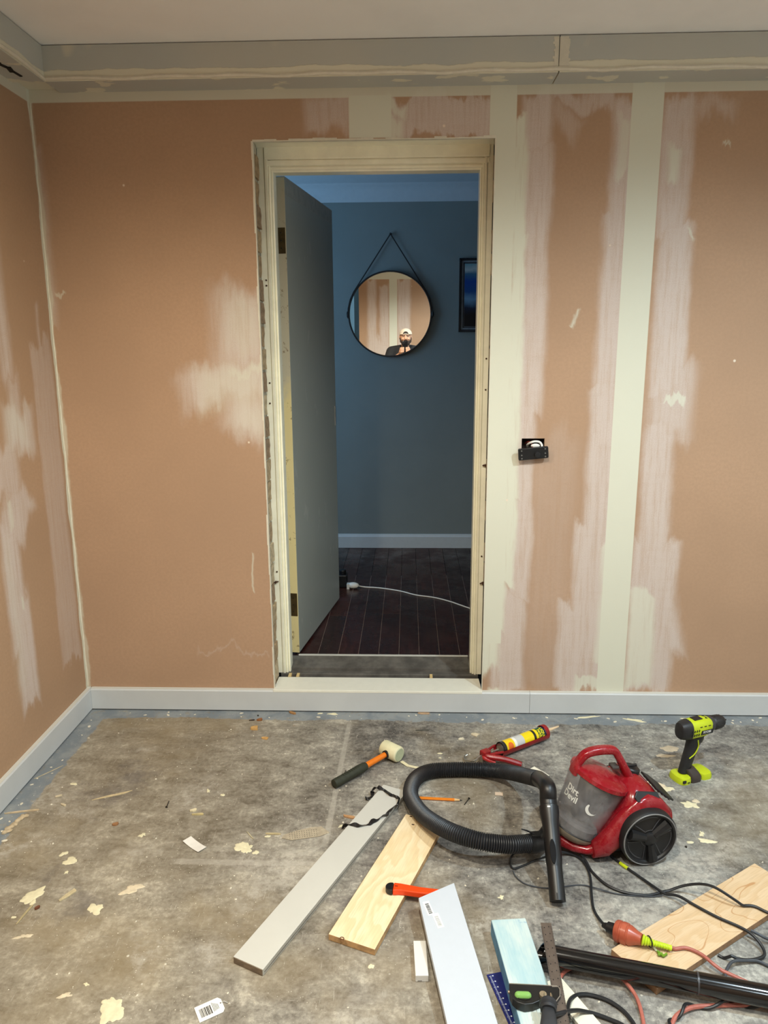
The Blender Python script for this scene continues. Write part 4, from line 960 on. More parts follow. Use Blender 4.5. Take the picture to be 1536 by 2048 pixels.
# ------------------------------------------------------------------ cordless drill
mLIME = M('drill_lime', (188, 204, 30), .38, var=.06)
mDK = M('drill_black', (30, 30, 32), .5, var=.25, scale=60, bump=.1)
d0 = Vector((.985, 2.345, 0)); dfw = Vector((.925, .38, 0)).normalized(); dsd = Vector((dfw.y, -dfw.x, 0))
dr = thing('cordless_drill', 'lime green and black cordless drill standing on its base by the back skirting', 'drill', tuple(d0))
def dp(u, v, z): return d0+dfw*u+dsd*v+up*z
DR = Matrix(((dfw.x, dsd.x, 0), (dfw.y, dsd.y, 0), (0, 0, 1)))
def loft(mb, secs, n=20, pw=2.6):
    """secs: centre, half width (v), half height (w), normal frame (v dir, w dir)"""
    vs = []
    for c_, hw, hh, dv, dw in secs:
        for k in range(n):
            a_ = 2*PI*k/n; ca, sa = math.cos(a_), math.sin(a_)
            vs.append(c_+dv*hw*math.copysign(abs(ca)**(2/pw), ca)+dw*hh*math.copysign(abs(sa)**(2/pw), sa))
    fs = []
    for i in range(len(secs)-1):
        for k in range(n): fs.append((i*n+k, i*n+(k+1) % n, (i+1)*n+(k+1) % n, (i+1)*n+k))
    fs.append(tuple(range(n))[::-1]); fs.append(tuple((len(secs)-1)*n+k for k in range(n)))
    return mb.add(vs, fs)
AZ = .188
hs = lambda L_: [(dp(u, 0, AZ+z), a_, b_, dsd, up) for u, z, a_, b_ in L_]
obj('motor_housing', loft(MB(), hs([(-.045, 0, .026, .030), (-.035, 0, .029, .033), (0, .001, .031, .034), (.025, .001, .030, .033), (.045, .002, .027, .029), (.052, .002, .024, .025)])), mLIME, dr)
obj('rear_cover', loft(MB(), hs([(-.074, -.002, .016, .022), (-.070, -.001, .022, .028), (-.058, 0, .027, .032), (-.035, 0, .0305, .0345), (-.033, 0, .028, .031)])), mDK, dr)
obj('chuck_collar', MB().lathe(dp(.050, 0, AZ+.003), dfw, [(0, .025), (.014, .024), (.018, .022), (.018, 0)], 28), M('collar_grey', (56, 56, 62), .4, var=.1), dr)
ck = obj('chuck', MB().lathe(dp(.068, 0, AZ+.003), dfw, [(0, .022), (.004, .0245), (.022, .0245), (.038, .022), (.048, .016), (.053, .008), (.053, 0)], 28), mDK, dr)
fb = MB()
for k in range(14):
    a_ = 2*PI*k/14; rr = dsd*math.cos(a_)+up*math.sin(a_); fb.cyl(dp(.074, 0, AZ+.003)+rr*.0244, dp(.104, 0, AZ+.003)+rr*.0222, .0014, n=6)
obj('chuck_flutes', fb, mDK, ck)
obj('driver_bit', MB().cyl(dp(.118, 0, AZ+.003), dp(.132, 0, AZ+.003), .0035, .0028, 6), M('bit_steel', (60, 60, 62), .3, .8), dr)
gs = [(-.035, .028, .016, .021), (-.030, .05, .016, .021), (-.022, .08, .0165, .022), (-.013, .11, .0175, .023), (-.004, .135, .018, .028), (.002, .158, .020, .036)]
fdn = Vector((dfw.x, dfw.y, 0))
obj('grip', loft(MB(), [(dp(u, 0, z), a_, b_, dsd, fdn) for u, z, a_, b_ in gs], 18, 2.4), mDK, dr)
obj('grip_trim', MB().tube(spline([dp(-.032, .0165, .085), dp(-.012, .0185, .10), dp(.0, .0195, .125), dp(-.004, .0195, .150)], 5), .002, 6), mLIME, dr)
obj('trigger', loft(MB(), [(dp(.024, 0, .128), .007, .007, dsd, fdn), (dp(.028, 0, .14), .008, .009, dsd, fdn), (dp(.028, 0, .155), .008, .010, dsd, fdn)], 12), M('trigger_grey', (90, 84, 76), .4), dr)
# foot: black saddle with lime shells fore and aft
obj('foot_saddle', loft(MB(), [(dp(-.008, 0, 0.0), .037, .026, dsd, fdn), (dp(-.008, 0, .018), .037, .026, dsd, fdn), (dp(-.012, 0, .03), .03, .023, dsd, fdn), (dp(-.022, 0, .045), .019, .021, dsd, fdn)], 24, 4), M('saddle_brown_black', (58, 50, 46), .4, var=.1), dr)
for nm_, cu_, hl in (('foot_shell', -.049, .026), ('foot_shell', .04, .027)):
    obj(nm_, loft(MB(), [(dp(cu_, 0, 0), .036, hl, dsd, fdn), (dp(cu_, 0, .012), .037, hl, dsd, fdn), (dp(cu_*.98, 0, .021), .034, hl*.9, dsd, fdn), (dp(cu_*.95, 0, .025), .026, hl*.7, dsd, fdn)], 24, 3), mLIME, dr)
bb = MB()
for (u, z, w_, h_) in ((-.062, .013, .012, .009), (-.045, .008, .009, .003)): bb.box(dp(u, .036, z), (w_, .004, h_), DR)
obj('foot_latch', bb, mDK, dr, sm=False)
vt = MB()
for r0 in range(2):
    for k in range(4): vt.box(dp(-.040+.009*k, .0305, AZ+.004-.014*r0), (.003, .002, .008), DR @ Matrix.Rotation(.3, 3, 'Y'))
for k in range(3): vt.box(dp(-.005+.018*k, .0302, AZ+.016), (.009, .002, .0018), DR)
obj('vent_slots', vt, mDK, dr, sm=False)
obj('badge', MB().prism([(-.008, -.009), (.042, -.009), (.045, .006), (-.005, .006)], .0012, frame(dp(.003, .0308, AZ-.004), dfw, up)), mDK, dr, sm=False)
lf_ = frame(dp(.0, .0323, AZ-.0045), dfw, up)
lg = text_geo('RYOBI', .0115, lambda x, y: lf_ @ Vector((x+.02, y, .0)), bold=.0003)
obj('badge_lettering', lg, mWPL, dr, sm=False, wd=False)
obj('top_recess', MB().box(dp(-.002, 0, AZ+.0345), (.034, .026, .002), DR).box(dp(.032, 0, AZ+.031), (.012, .022, .003), DR), mDK, dr, sm=False, bev=.0008)

# ------------------------------------------------------------------ carpenter's pencil, nails, knife
q0, q1 = at(838, 1596, .005), at(916, 1600, .005); ax = (q1-q0).normalized()
pc = thing('pencil', 'orange carpenter pencil lying inside the vacuum hose loop', 'pencil', tuple(q0))
obj('barrel', MB().tube([q0, q1-ax*.012], .0048, 6), M('pencil_orange', (226, 128, 26), .35, var=.04), pc, sm=False)
obj('sharpened_cone', MB().tube([q1-ax*.012, q1+ax*.006], [.0046, .0022], 6), M('pencil_wood', (214, 176, 124), .6), pc, sm=False)
obj('lead', MB().tube([q1+ax*.006, q1+ax*.014], [.0022, .0006], 6), mBPL, pc)
def nail(px0, py0, px1, py1, label):
    a_, b_ = at(px0, py0, .003), at(px1, py1, .003); d_ = (b_-a_).normalized()
    return tag(obj('nail', MB().cyl(a_, b_, .0016, n=8).cyl(a_-d_*.001, a_, .004, n=10), M('nail_steel', (70, 66, 60), .4, .7)), label, 'nail')
nail(333, 1614, 338, 1602, 'short dark nail alone on the concrete left of the mallet grip')
nail(938, 1597, 929, 1609, 'small steel nail beside the point of the orange pencil')
nail(691, 1547, 691, 1541, 'tiny screw touching the mallet grip')
k0, k1 = at(772, 1777, .028), at(872, 1787, .028)
kx = Vector((k1.x-k0.x, k1.y-k0.y, 0)).normalized(); ky = Vector((-kx.y, kx.x, 0)); KZ = .0195
kf = thing('utility_knife', 'bright orange utility knife with a black end cap, lying over the pine board', 'knife', tuple(k0))
kfr = Matrix(((kx.x, ky.x, 0, k0.x), (kx.y, ky.y, 0, k0.y), (0, 0, 1, KZ), (0, 0, 0, 1)))
top_ = [(.020, .017), (.04, .0165), (.09, .010), (.16, .008)]; bot_ = [(.16, -.012), (.09, -.013), (.065, -.012), (.045, -.010), (.033, -.011), (.020, -.014)]
obj('knife_body', MB().prism(bot_[::1]+top_[::-1][0:0]+top_[::-1][::-1][0:0]+[] if False else (top_+bot_), .017, kfr), M('knife_orange', (238, 70, 14), .35, var=.03), kf, bev=.003, sm=False, seg=3)
cap_ = [(.0195, .017)]+[(.014+.0-.0155*math.sin(a_), .0015+.0155*math.cos(a_)) for a_ in [PI*i/10 for i in range(11)]]+[(.0195, -.014)]
obj('end_cap', MB().prism(cap_, .017, kfr), mBPL, kf, bev=.003, sm=False, seg=3)
obj('thumb_slot', MB().box(kfr @ Vector((.028, .003, .0172)), (.008, .0018, .0008), Matrix(((kx.x, ky.x, 0), (kx.y, ky.y, 0), (0, 0, 1)))), mBPL, kf, sm=False)

# ------------------------------------------------------------------ black strap (plastic banding) over the white board
sz = .0205
st_px = [(685, 1656, .004), (694, 1649, .020), (705, 1650, sz), (722, 1652, sz), (738, 1649, sz), (748, 1645, sz), (760, 1637, sz), (772, 1632, sz), (778, 1623, sz), (788, 1616, sz), (796, 1608, sz), (797, 1598, sz), (790, 1594, sz), (780, 1589, sz), (768, 1580, .022), (758, 1575, .030), (749, 1576, .026), (745, 1583, .012), (744, 1592, .004), (738, 1597, .003), (731, 1600, .003)]
pts = spline([at(a_, b_, z) for a_, b_, z in st_px], 5)
mb = MB(); vs = []; n = len(pts); prev = None
for i, p in enumerate(pts):
    tn = (pts[min(i+1, n-1)]-pts[max(i-1, 0)]).normalized(); sv = tn.cross(up).normalized(); tw = .9*math.sin(i*.45)+.5*math.sin(i*.21)
    nv = sv.cross(tn); wdir = sv*math.cos(tw)+nv*math.sin(tw); tdir = tn.cross(wdir)
    w_ = .0056+.002*math.sin(i*.6)
    zc = max(p.z, (sz if 8 < i < 74 else .0035)+abs(wdir.z)*w_)
    p = Vector((p.x, p.y, zc))
    vs += [p+wdir*w_+tdir*.0005, p-wdir*w_+tdir*.0005, p-wdir*w_-tdir*.0005, p+wdir*w_-tdir*.0005]
fs = [(4*i+k, 4*i+(k+1) % 4, 4*i+4+(k+1) % 4, 4*i+4+k) for i in range(n-1) for k in range(4)]+[(3, 2, 1, 0), tuple(4*n-4+k for k in range(4))]
mb.add(vs, fs)
tag(obj('black_strap', mb, M('strap_black', (26, 24, 24), .4, var=.2), sm=False), 'twisted black strap looped over the end of the long white board', 'strap')

# ------------------------------------------------------------------ vacuum cleaner
VO = Vector((.667, 2.009, 0)); VF = Vector((-.98007, -.19867, 0)); VS = Vector((.19867, -.98007, 0))
def vp(u, v, z): return VO+VF*u+VS*v+up*z
vac = thing('vacuum_cleaner', 'red bagless vacuum cleaner with clear dust bin and black looped hose', 'vacuum cleaner', tuple(VO))
def gloss_red():
    m, t, b = new_mat('vacuum_red')
    tc = t.node('ShaderNodeTexCoord').outputs['Object']
    dust = t.math('MULTIPLY', t.ramp(t.noise(tc, 14, 5, .7), .42, .72), .45)
    sc = t.ramp(t.noise(t.mapping(tc, (4, 40, 10), (.4, .2, .6)), 12, 3, .6), .60, .68, 0, .35)
    c = t.mix(dust, lin((136, 14, 26)), lin((158, 70, 72))); c = t.mix(sc, c, lin((176, 104, 100)))
    t.link(c, b.inputs['Base Color']); t.link(t.ramp(dust, 0, .4, .18, .5), b.inputs['Roughness'])
    return m
mVR = gloss_red()
bs = [(.240, .024, .060, .026), (.225, .016, .056, .040), (.20, .010, .046, .060), (.165, .008, .044, .078), (.13, .010, .056, .092), (.10, .018, .100, .100), (.07, .030, .155, .104), (.045, .036, .205, .103), (.02, .036, .222, .098), (-.01, .036, .218, .094), (-.04, .038, .198, .090), (-.07, .045, .165, .084), (-.095, .06, .125, .07), (-.105, .08, .11, .04)]
obj('body', loft(MB(), [(vp(u, 0, (a_+b_)/2), h_, (b_-a_)/2, VS, up) for u, a_, b_, h_ in bs], 40, 2.7), mVR, vac, ang=60)
# shoulders that sweep back over the wheels
for s_ in (-1, 1):
    sh = [(.15, .035, .020, .022, .078), (.11, .060, .026, .042, .084), (.07, .100, .024, .055, .084), (.03, .135, .022, .055, .084), (-.01, .155, .022, .045, .084), (-.05, .145, .020, .04, .082), (-.085, .115, .015, .03, .080)]
    obj('wheel_shroud', loft(MB(), [(vp(u, s_*v, z), hv, hz, VS, up) for u, z, hv, hz, v in sh], 24, 2.4), mVR, vac, ang=60)
# wheels
mTY = M('wheel_black', (19, 19, 21), .5, var=.3, scale=30)
mTYR = M('wheel_rim_grey', (120, 120, 120), .35, var=.2)
WR = .086
for s_ in (1, -1):
    wc = vp(0, s_*.106, WR); ax = VS*s_
    wh = obj('wheel', MB().lathe(wc, ax, [(-.012, 0), (-.012, WR-.012), (-.004, WR), (.016, WR), (.022, WR-.003), (.024, WR-.008), (.022, WR-.013), (.017, WR-.016), (.015, WR-.03), (.018, .02), (.018, 0)], 56), mTY, vac)
    obj('wheel_rim', MB().tube([wc+ax*.0225+(VF*math.cos(a_)+up*math.sin(a_))*(WR-.006) for a_ in [2*PI*k/56 for k in range(56)]], .0022, 6, closed=True), mTYR, wh)
    sk = MB()
    for k in range(3):
        a_ = 2*PI*k/3+.35; r1 = VF*math.cos(a_)+up*math.sin(a_)
        sk.tube([wc+ax*.018+r1*.016, wc+ax*.020+r1*(WR-.018)], [.011, .016], 8)
    obj('wheel_spokes', sk, mTY, wh)
    for k in range(3):
        a_ = 2*PI*k/3+.35+PI/3; cen = wc+ax*.0165; pp = []
        for j in range(9): b_ = a_-.62+1.24*j/8; pp.append(cen+(VF*math.cos(b_)+up*math.sin(b_))*(WR-.019))
        for j in range(9): b_ = a_+.42-.84*j/8; pp.append(cen+(VF*math.cos(b_)+up*math.sin(b_))*.026)
        obj('wheel_panel', MB().tube(pp, .0016, 6, closed=True), M('wheel_line', (64, 64, 66), .35), wh)
    obj('hub_cap', MB().lathe(wc+ax*.016, ax, [(0, .020), (.008, .019), (.011, .014), (.011, 0)], 28), mTY, wh)
obj('front_castor', MB().cyl(vp(.19, -.018, .013), vp(.19, .018, .013), .0125), mTY, vac)
obj('underbody', loft(MB(), [(vp(u, 0, .04), h_, .028, VS, up) for u, h_ in ((.14, .06), (.08, .085), (-.04, .085), (-.09, .06))], 20, 4), mBPL, vac)
# dust bin
BB = (.173, .063); TT = (.103, .22); bL = math.hypot(TT[0]-BB[0], TT[1]-BB[1])
bax = (VF*((TT[0]-BB[0])/bL)+up*((TT[1]-BB[1])/bL)); bo = vp(BB[0], 0, BB[1]); be2 = VS.cross(bax)
if be2.dot(VF) < 0: be2 = -be2
R0, R1 = .070, .087
m, t, b = new_mat('clear_plastic_dusty')
tr = t.node('ShaderNodeBsdfTransparent'); mxs = t.node('ShaderNodeMixShader')
tc = t.node('ShaderNodeTexCoord').outputs['Object']
b.inputs['Base Color'].default_value = lin((190, 188, 186)); b.inputs['Roughness'].default_value = .06
b.inputs['Coat Weight'].default_value = 1; b.inputs['Coat Roughness'].default_value = .03
t.link(t.ramp(t.noise(tc, 11, 4, .65), .35, .75, .10, .34), mxs.inputs[0]); t.link(tr.outputs[0], mxs.inputs[1]); t.link(b.outputs[0], mxs.inputs[2])
t.link(mxs.outputs[0], m.node_tree.nodes['Material Output'].inputs[0]); tr.inputs[0].default_value = (.86, .86, .88, 1)
mCLR = m
obj('dust_bin', MB().lathe(bo, bax, [(0, R0), (bL, R1), (bL, R1-.0025), (0, R0-.0025), (0, R0)], 64, e1=VS), mCLR, vac, ang=60)
obj('bin_filter', MB().lathe(bo, bax, [(.03, 0), (.03, .022), (.05, .030), (bL-.03, .046), (bL, .056), (bL, 0)], 36, e1=VS), M('filter_grey', (104, 102, 104), .7, var=.25, scale=30), vac)
obj('collected_dust', MB().lathe(bo, bax, [(.002, 0), (.002, R0-.004), (.022, R0-.003), (.03, R0-.012), (.026, 0)], 36, e1=VS), M('dust_grey', (134, 128, 120), 1, var=.2, scale=60, bump=.6), vac)
obj('bin_base', MB().lathe(bo, bax, [(-.024, 0), (-.026, R0-.016), (-.016, R0-.003), (-.004, R0+.0035), (0, R0+.0035), (0, 0)], 56, e1=VS), M('bin_base_olive', (128, 118, 102), .35, var=.1), vac)
obj('bin_seal', MB().tube([bo+bax*.001+(VS*math.cos(a_)+be2*math.sin(a_))*(R0+.003) for a_ in [2*PI*k/56 for k in range(56)]], .0016, 6, closed=True), mBPL, vac)
bt_ = bo+bax*bL
obj('bin_lid', MB().lathe(bt_, bax, [(-.003, R1-.001), (-.003, R1+.003), (.008, R1+.002), (.014, R1-.008), (.021, R1-.030), (.026, .028), (.027, 0)], 56, e1=VS), mVR, vac, ang=50)
hp = spline([vp(.185, 0, .240), vp(.178, 0, .262), vp(.158, 0, .290), vp(.140, 0, .301), vp(.110, 0, .305), vp(.080, 0, .304), vp(.060, 0, .298), vp(.044, 0, .275), vp(.024, 0, .236), vp(.008, 0, .205)], 6)
mb = MB(); secs = []
for i, p in enumerate(hp):
    tn = (hp[min(i+1, len(hp)-1)]-hp[max(i-1, 0)]).normalized(); nn = VS.cross(tn); f_ = i/(len(hp)-1)
    secs.append((p, .0145+.010*max(0, f_-.75)*4-.0*f_+(.006 if f_ < .12 else 0), .0085+.004*math.sin(PI*f_)+.010*max(0, f_-.8)*3, VS, nn))
obj('carry_handle', loft(mb, secs, 20, 2.8), mVR, vac, ang=60)
obj('lid_hinge', MB().box(vp(.058, 0, .248), (.022, .028, .010), Matrix(((VF.x, VS.x, 0), (VF.y, VS.y, 0), (0, 0, 1)))), M('hinge_grey', (70, 66, 64), .4), vac, bev=.003, sm=False)
obj('suction_knob', MB().lathe(vp(-.008, -.02, .214), (up*.95-VF*.25).normalized(), [(0, .026), (.010, .025), (.014, .021), (.014, 0)], 28).box(vp(-.009, -.02, .231), (.034, .008, .006), Matrix(((VF.x, VS.x, 0), (VF.y, VS.y, 0), (0, 0, 1)))), mBPL, vac, bev=.001)
bpn = frame(vp(-.006, .085, .196), VF*.96+up*.12, (up*.75-VS*.65))
obj('power_button', MB().prism([(-.042, -.016), (.032, -.018), (.040, -.004), (.030, .014), (-.036, .012)], .006, bpn), mBPL, vac, bev=.002, sm=False)
# exhaust grille plate at the back
gf = frame(vp(-.088, .004, .166), VS, (up*.62+VF*.78))
gm = MB(); gm.prism([(-.045, -.030), (.045, -.030), (.060, .008), (.044, .047), (-.044, .047), (-.060, .008)], .006, Matrix.Translation(-VF*.004) @ gf)
obj('exhaust_grille', gm, mBPL, vac, bev=.002, sm=False)
sl = MB()
for r_i in range(4):
    for k in range(6):
        sl.box(gf @ Vector((-.04+.016*k, -.020+.015*r_i, -.0015 if False else .0066)), (.009, .005, .002), gf.to_3x3())
for s2_ in sl.v: pass
obj('grille_slots', sl, M('slot_pale', (120, 118, 112), .7), vac, sm=False)
# printing on the bin
def cone(phi0, h0):
    def f(x, y):
        h = h0+y; r = R0+(R1-R0)*h/bL+.0006; ph = phi0-x/r
        return bo+bax*h+(VS*math.cos(ph)+be2*math.sin(ph))*r
    return f
obj('bin_lettering', text_geo('Dirt', .026, cone(math.radians(72), .118), bold=.0007), mWPL, vac, sm=False, wd=False)
obj('bin_lettering', text_geo('Devil', .026, cone(math.radians(72), .096), bold=.0007), mWPL, vac, sm=False, wd=False)
sw = MB(); f = cone(math.radians(18), .10); n = 14; vs = []
for i in range(n+1):
    a_ = math.radians(150+190*i/n); rr = .017; th = .0045*math.sin(PI*min(1, .15+i/n*.95))
    vs += [f((rr+th)*math.cos(a_), (rr+th)*math.sin(a_)), f((rr-th)*math.cos(a_), (rr-th)*math.sin(a_))]
sw.add(vs, [(2*i, 2*i+2, 2*i+3, 2*i+1) for i in range(n)])
obj('bin_swoosh', sw, mWPL, vac, sm=False)
# hose
mHOSE = M('hose_black', (34, 35, 38), .42, var=.15, scale=40)
hpx = [(1062, 1687, .058), (1040, 1688, .066), (1015, 1689, .074), (965, 1683, .084), (916, 1669, .084), (879, 1652, .072), (849, 1632, .055), (830, 1610, .042), (821, 1588, .033), (826, 1565, .027), (842, 1549, .026), (867, 1541, .026), (899, 1539, .026), (933, 1538.5, .027), (978, 1540, .034), (1015, 1544, .055), (1052, 1552, .10), (1076, 1558, .15)]
hps = spline([at(a_, b_, z) for a_, b_, z in hpx], 16)
# resample evenly for the corrugations
cum = [0]
for a_, b_ in zip(hps[:-1], hps[1:]): cum.append(cum[-1]+(b_-a_).length)
tot = cum[-1]; step = .0016; ev = []; j = 0
for i in range(int(tot/step)):
    s_ = i*step
    while cum[j+1] < s_: j += 1
    f_ = (s_-cum[j])/(cum[j+1]-cum[j]); ev.append(hps[j].lerp(hps[j+1], f_))
rr = [.0232+.0022*(1, .7, -1, .3)[i % 4] for i in range(len(ev))]
obj('hose', MB().tube(ev, rr, 26), mHOSE, vac, ang=25)
e0 = ev[0]; di = (ev[6]-ev[0]).normalized()
inl = vp(.235, 0, .055)
obj('hose_connector', MB().tube([e0+di*.012, e0, e0-di*.012, e0-di*.03, inl+VF*.012, inl-VF*.01], [.0265, .0275, .027, .0235, .026, .027], 24), mBPL, vac, ang=30)
obj('connector_latch', MB().box(e0-di*.014+up*.029, (.026, .022, .008), Matrix.Rotation(.1, 3, 'Z')).tube([e0-di*.01+up*.03, e0+di*.012+up*.036-VS*.01, e0+di*.03+up*.040-VS*.012], [.003, .0025, .0018], 8), mBPL, vac, bev=.001)
# curved handle and wand stub
el0 = ev[-1]; tip = at(1115.5, 1803, .016); top = at(1094, 1575, .205)
mWD = M('wand_black', (14, 15, 18), .38, var=.2, scale=25)
hd2 = (ev[-1]-ev[-8]).normalized(); dn_ = (tip-top).normalized()
el = spline([el0-hd2*.004, el0+hd2*.02, top+dn_*.004+up*.006, top+dn_*.035, top+dn_*.06], 8)
obj('hose_elbow', MB().tube(el, [.0245]*len(el), 24), mWD, vac)
WL = (tip-top).length
wpz = lambda d: top+dn_*d
obj('wand_handle', MB().tube([wpz(d) for d in (.05, .054, .075, .10, .15, WL*.66, WL*.72)], [.022, .0275, .0275, .0235, .0225, .0225, .0205], 28), mWD, vac)
obj('wand_end', MB().tube([wpz(d) for d in (WL*.70, WL*.78, WL*.95, WL)], [.0205, .0208, .0215, .0215], 28), mWD, vac)
fwv = (Vector((0, 0, CH))-wpz(WL*.6)); fwv = (fwv-dn_*fwv.dot(dn_)).normalized(); swv = dn_.cross(fwv)
obj('air_slider', MB().prism([(.032*math.cos(a_), .0085*math.sin(a_)) for a_ in [2*PI*k/24 for k in range(24)]], .004, frame(wpz(WL*.60)+fwv*.0205, dn_, -swv)), M('slider_black', (16, 17, 20), .75, spec=.2), vac, bev=.001, sm=False)
obj('end_slot', MB().box(wpz(WL*.97)+fwv*.0208, (.004, .002, .016), Matrix(((swv.x, fwv.x, dn_.x), (swv.y, fwv.y, dn_.y), (swv.z, fwv.z, dn_.z)))), M('slot_dark', (8, 8, 10), .6), vac, sm=False)
obj('white_marker', MB().box(wpz(.062)+fwv*.0272-swv*.0, (.008, .002, .004), Matrix(((swv.x, fwv.x, dn_.x), (swv.y, fwv.y, dn_.y), (swv.z, fwv.z, dn_.z)))), mWPL, vac, sm=False)

# ------------------------------------------------------------------ cords on the floor
B4I = b4.matrix_world.inverted(); B4Y = (w3b-w3a).length/2
def on_b4(p, m_=.008):
    q = B4I @ p; return abs(q.x) < .068+m_ and abs(q.y) < B4Y+m_
def lay(pxs, r, lift=0.0, sub=8):
    out = []
    for q in pxs:
        z = r+.001+(q[2] if len(q) > 2 else lift); p = at(q[0], q[1], z)
        out.append(p)
    sp_pts = spline(out, sub)
    for p in sp_pts:      # ride up and over the board with slack on either side
        q = B4I @ p; d = math.hypot(max(0, abs(q.x)-.068-r), max(0, abs(q.y)-B4Y-r))
        if d < .09: p.z = max(p.z, r+.001+(.0185)*(1 if d < .004 else .5+.5*math.cos(PI*min(1, (d-.004)/.08))))
    return sp_pts
mCORD = M('cord_black', (28, 30, 33), .45, var=.2, scale=40)
mCORD2 = M('cord_grey_dust', (62, 66, 72), .5, var=.2, scale=40)
CR = .0037
# the vacuum's own flex, ending in a plug in the orange socket
pcord = [(1119, 1703, .012), (1148, 1710), (1168, 1725), (1180, 1752), (1183, 1789), (1188, 1820), (1205, 1846, .008), (1218, 1854, .018)]
obj('power_cord', MB().tube(lay(pcord, CR), CR, 8), mCORD, vac)
pA = at(1214, 1853, .026); pB = at(1231, 1860, .029); pax = (pB-pA).normalized()
obj('plug', MB().lathe(pA-pax*.012, pax, [(0, 0), (0, .006), (.012, .009), (.014, .013), (.036, .015), (.036, 0)], 16), mBPL, vac)
c1 = tag(obj('power_lead', MB().tube(lay([(1124, 1668, .03), (1139, 1676, .02), (1150, 1692, .01), (1170, 1719, .006), (1184, 1743), (1211, 1768), (1240, 1782), (1272, 1789), (1300, 1790), (1330, 1784), (1365, 1772, .02), (1400, 1768, .04), (1430, 1775, .05), (1470, 1800, .035), (1504, 1824), (1536, 1838), (1600, 1862)], CR), CR, 8), mCORD), 'black cord running from the vacuum nose and arching over the knotty pine board', 'cord')
c2 = thing('taped_lead', 'black cord with a lime tape mark, crossing the pine board from under the vacuum', 'cord', tuple(at(1247, 1730)))
l2 = lay([(1222, 1712), (1247, 1731), (1284, 1757), (1322, 1783, .006), (1350, 1799), (1379, 1817), (1430, 1845), (1477, 1866), (1504, 1882), (1522, 1897), (1529, 1910), (1520, 1918), (1498, 1924), (1476, 1925), (1462, 1922)], CR)
l2 += spline([l2[-1], at(1448, 1916, CR), at(1436, 1910, CR)], 4)[1:]
obj('cord', MB().tube(l2, CR, 8), mCORD, c2)
obj('tape_mark', MB().tube(l2[6:11], CR+.0012, 8), mLIME, c2)
tag(obj('power_lead', MB().tube(lay([(1452, 1962), (1451, 1950), (1463, 1932), (1488, 1922, .006), (1515, 1924), (1540, 1933), (1600, 1955)], CR), CR, 8), mCORD2), 'dusty black cord loop rising beyond the black pipe near the right edge', 'cord')
tag(obj('power_lead', MB().tube(lay([(1500, 1872, .002), (1512, 1878), (1530, 1884), (1552, 1887), (1600, 1892)], CR), CR, 8), mCORD2), 'grey-black cord end leaving the coil to the right of the pine board', 'cord')
tag(obj('thin_cord', MB().tube(lay([(1096, 1712, .02), (1070, 1721), (1049, 1730), (1028, 1737), (1021, 1728), (1023, 1712), (1038, 1703, .006), (1060, 1700, .004), (1080, 1700)], .0028), .0028, 8), mCORD), 'small loop of black flex below the hose connector', 'cord')
tag(obj('thin_cord', MB().tube(lay([(1026, 1742), (1032, 1754), (1049, 1767), (1074, 1774), (1099, 1776), (1128, 1773), (1165, 1770, .0), (1198, 1778, .004), (1235, 1788), (1290, 1793, .0), (1325, 1793)], .0018), .0018, 6), mCORD2), 'thin grey wire running along the concrete under the wand tip side of the vacuum', 'wire')
# orange extension lead
mOR = M('lead_orange_dirty', (170, 98, 84), .5, var=.15, scale=40)
ex = thing('extension_lead', 'orange extension lead with a ribbed socket and lime tape round its neck', 'extension lead', tuple(at(1250, 1862)))
sA, sB = at(1232, 1861, .031), at(1284, 1879, .040); sx = (sB-sA); SL = sx.length; sx.normalize()
m, t, b = new_mat('socket_orange'); tc = t.node('ShaderNodeTexCoord').outputs['Object']
t.link(t.mix(t.noise(tc, 40, 4), lin((150, 58, 38)), lin((206, 112, 84))), b.inputs['Base Color']); b.inputs['Roughness'].default_value = .3; b.inputs['Transmission Weight'].default_value = .15
obj('socket', MB().lathe(sA, sx, [(0, 0), (0, .024), (.003, .0262), (.012, .0268), (.013, .0245), (.017, .0245), (.018, .0265), (.030, .026), (.031, .0235), (.034, .0235), (.036, .024), (SL*.8, .0165), (SL, .0125), (SL, 0)], 36), m, ex)
tB = at(1343, 1896, .030); tx = (tB-sB); TL = tx.length; tx.normalize(); mb = MB()
nn_ = 11
for k in range(nn_):
    c_ = sB+tx*(TL*(k+.4)/nn_); r_ = .0135-.0052*min(1, k/4)-.0015*k/nn_
    mb.lathe(c_-tx*TL*.5/nn_, (tx+VS*.25).normalized(), [(0, r_*.55), (.0012, r_*.9), (TL*.5/nn_, r_), (TL*1/nn_-.0005, r_*.85), (TL/nn_+.001, r_*.5)], 16)
mb.tube([sB, tB], .0062, 10)
obj('tape_wrap', mb, M('lime_tape', (190, 216, 40), .35, var=.12, scale=60), ex)
obj('dark_tie', MB().tube([sB+tx*.018+(VS*math.cos(a_)+up*math.sin(a_))*.0128 for a_ in [2*PI*k/16 for k in range(16)]], .0016, 6, closed=True), mBPL, ex)
tl_ = [at(1304, 1889, .030), at(1312, 1900, .022), at(1319, 1906, .021), at(1326, 1910, .0205)]
mb = MB(); 
for i in range(3): mb.tube([tl_[i], tl_[i+1]], [.004-.001*i, .003], 4)
obj('tape_tail', mb, M('tape_clear_green', (190, 196, 160), .25), ex)
obj('tape_tail_end', MB().tube(spline([at(1314, 1903, .0245), at(1319, 1905, .0225), at(1317, 1910, .0245), at(1324, 1907, .0225), at(1325, 1912, .0245), at(1333, 1908, .0225)], 3), [.0026, .0035]*8, 5), M('lime_tape_dark', (110, 150, 40), .4), ex)
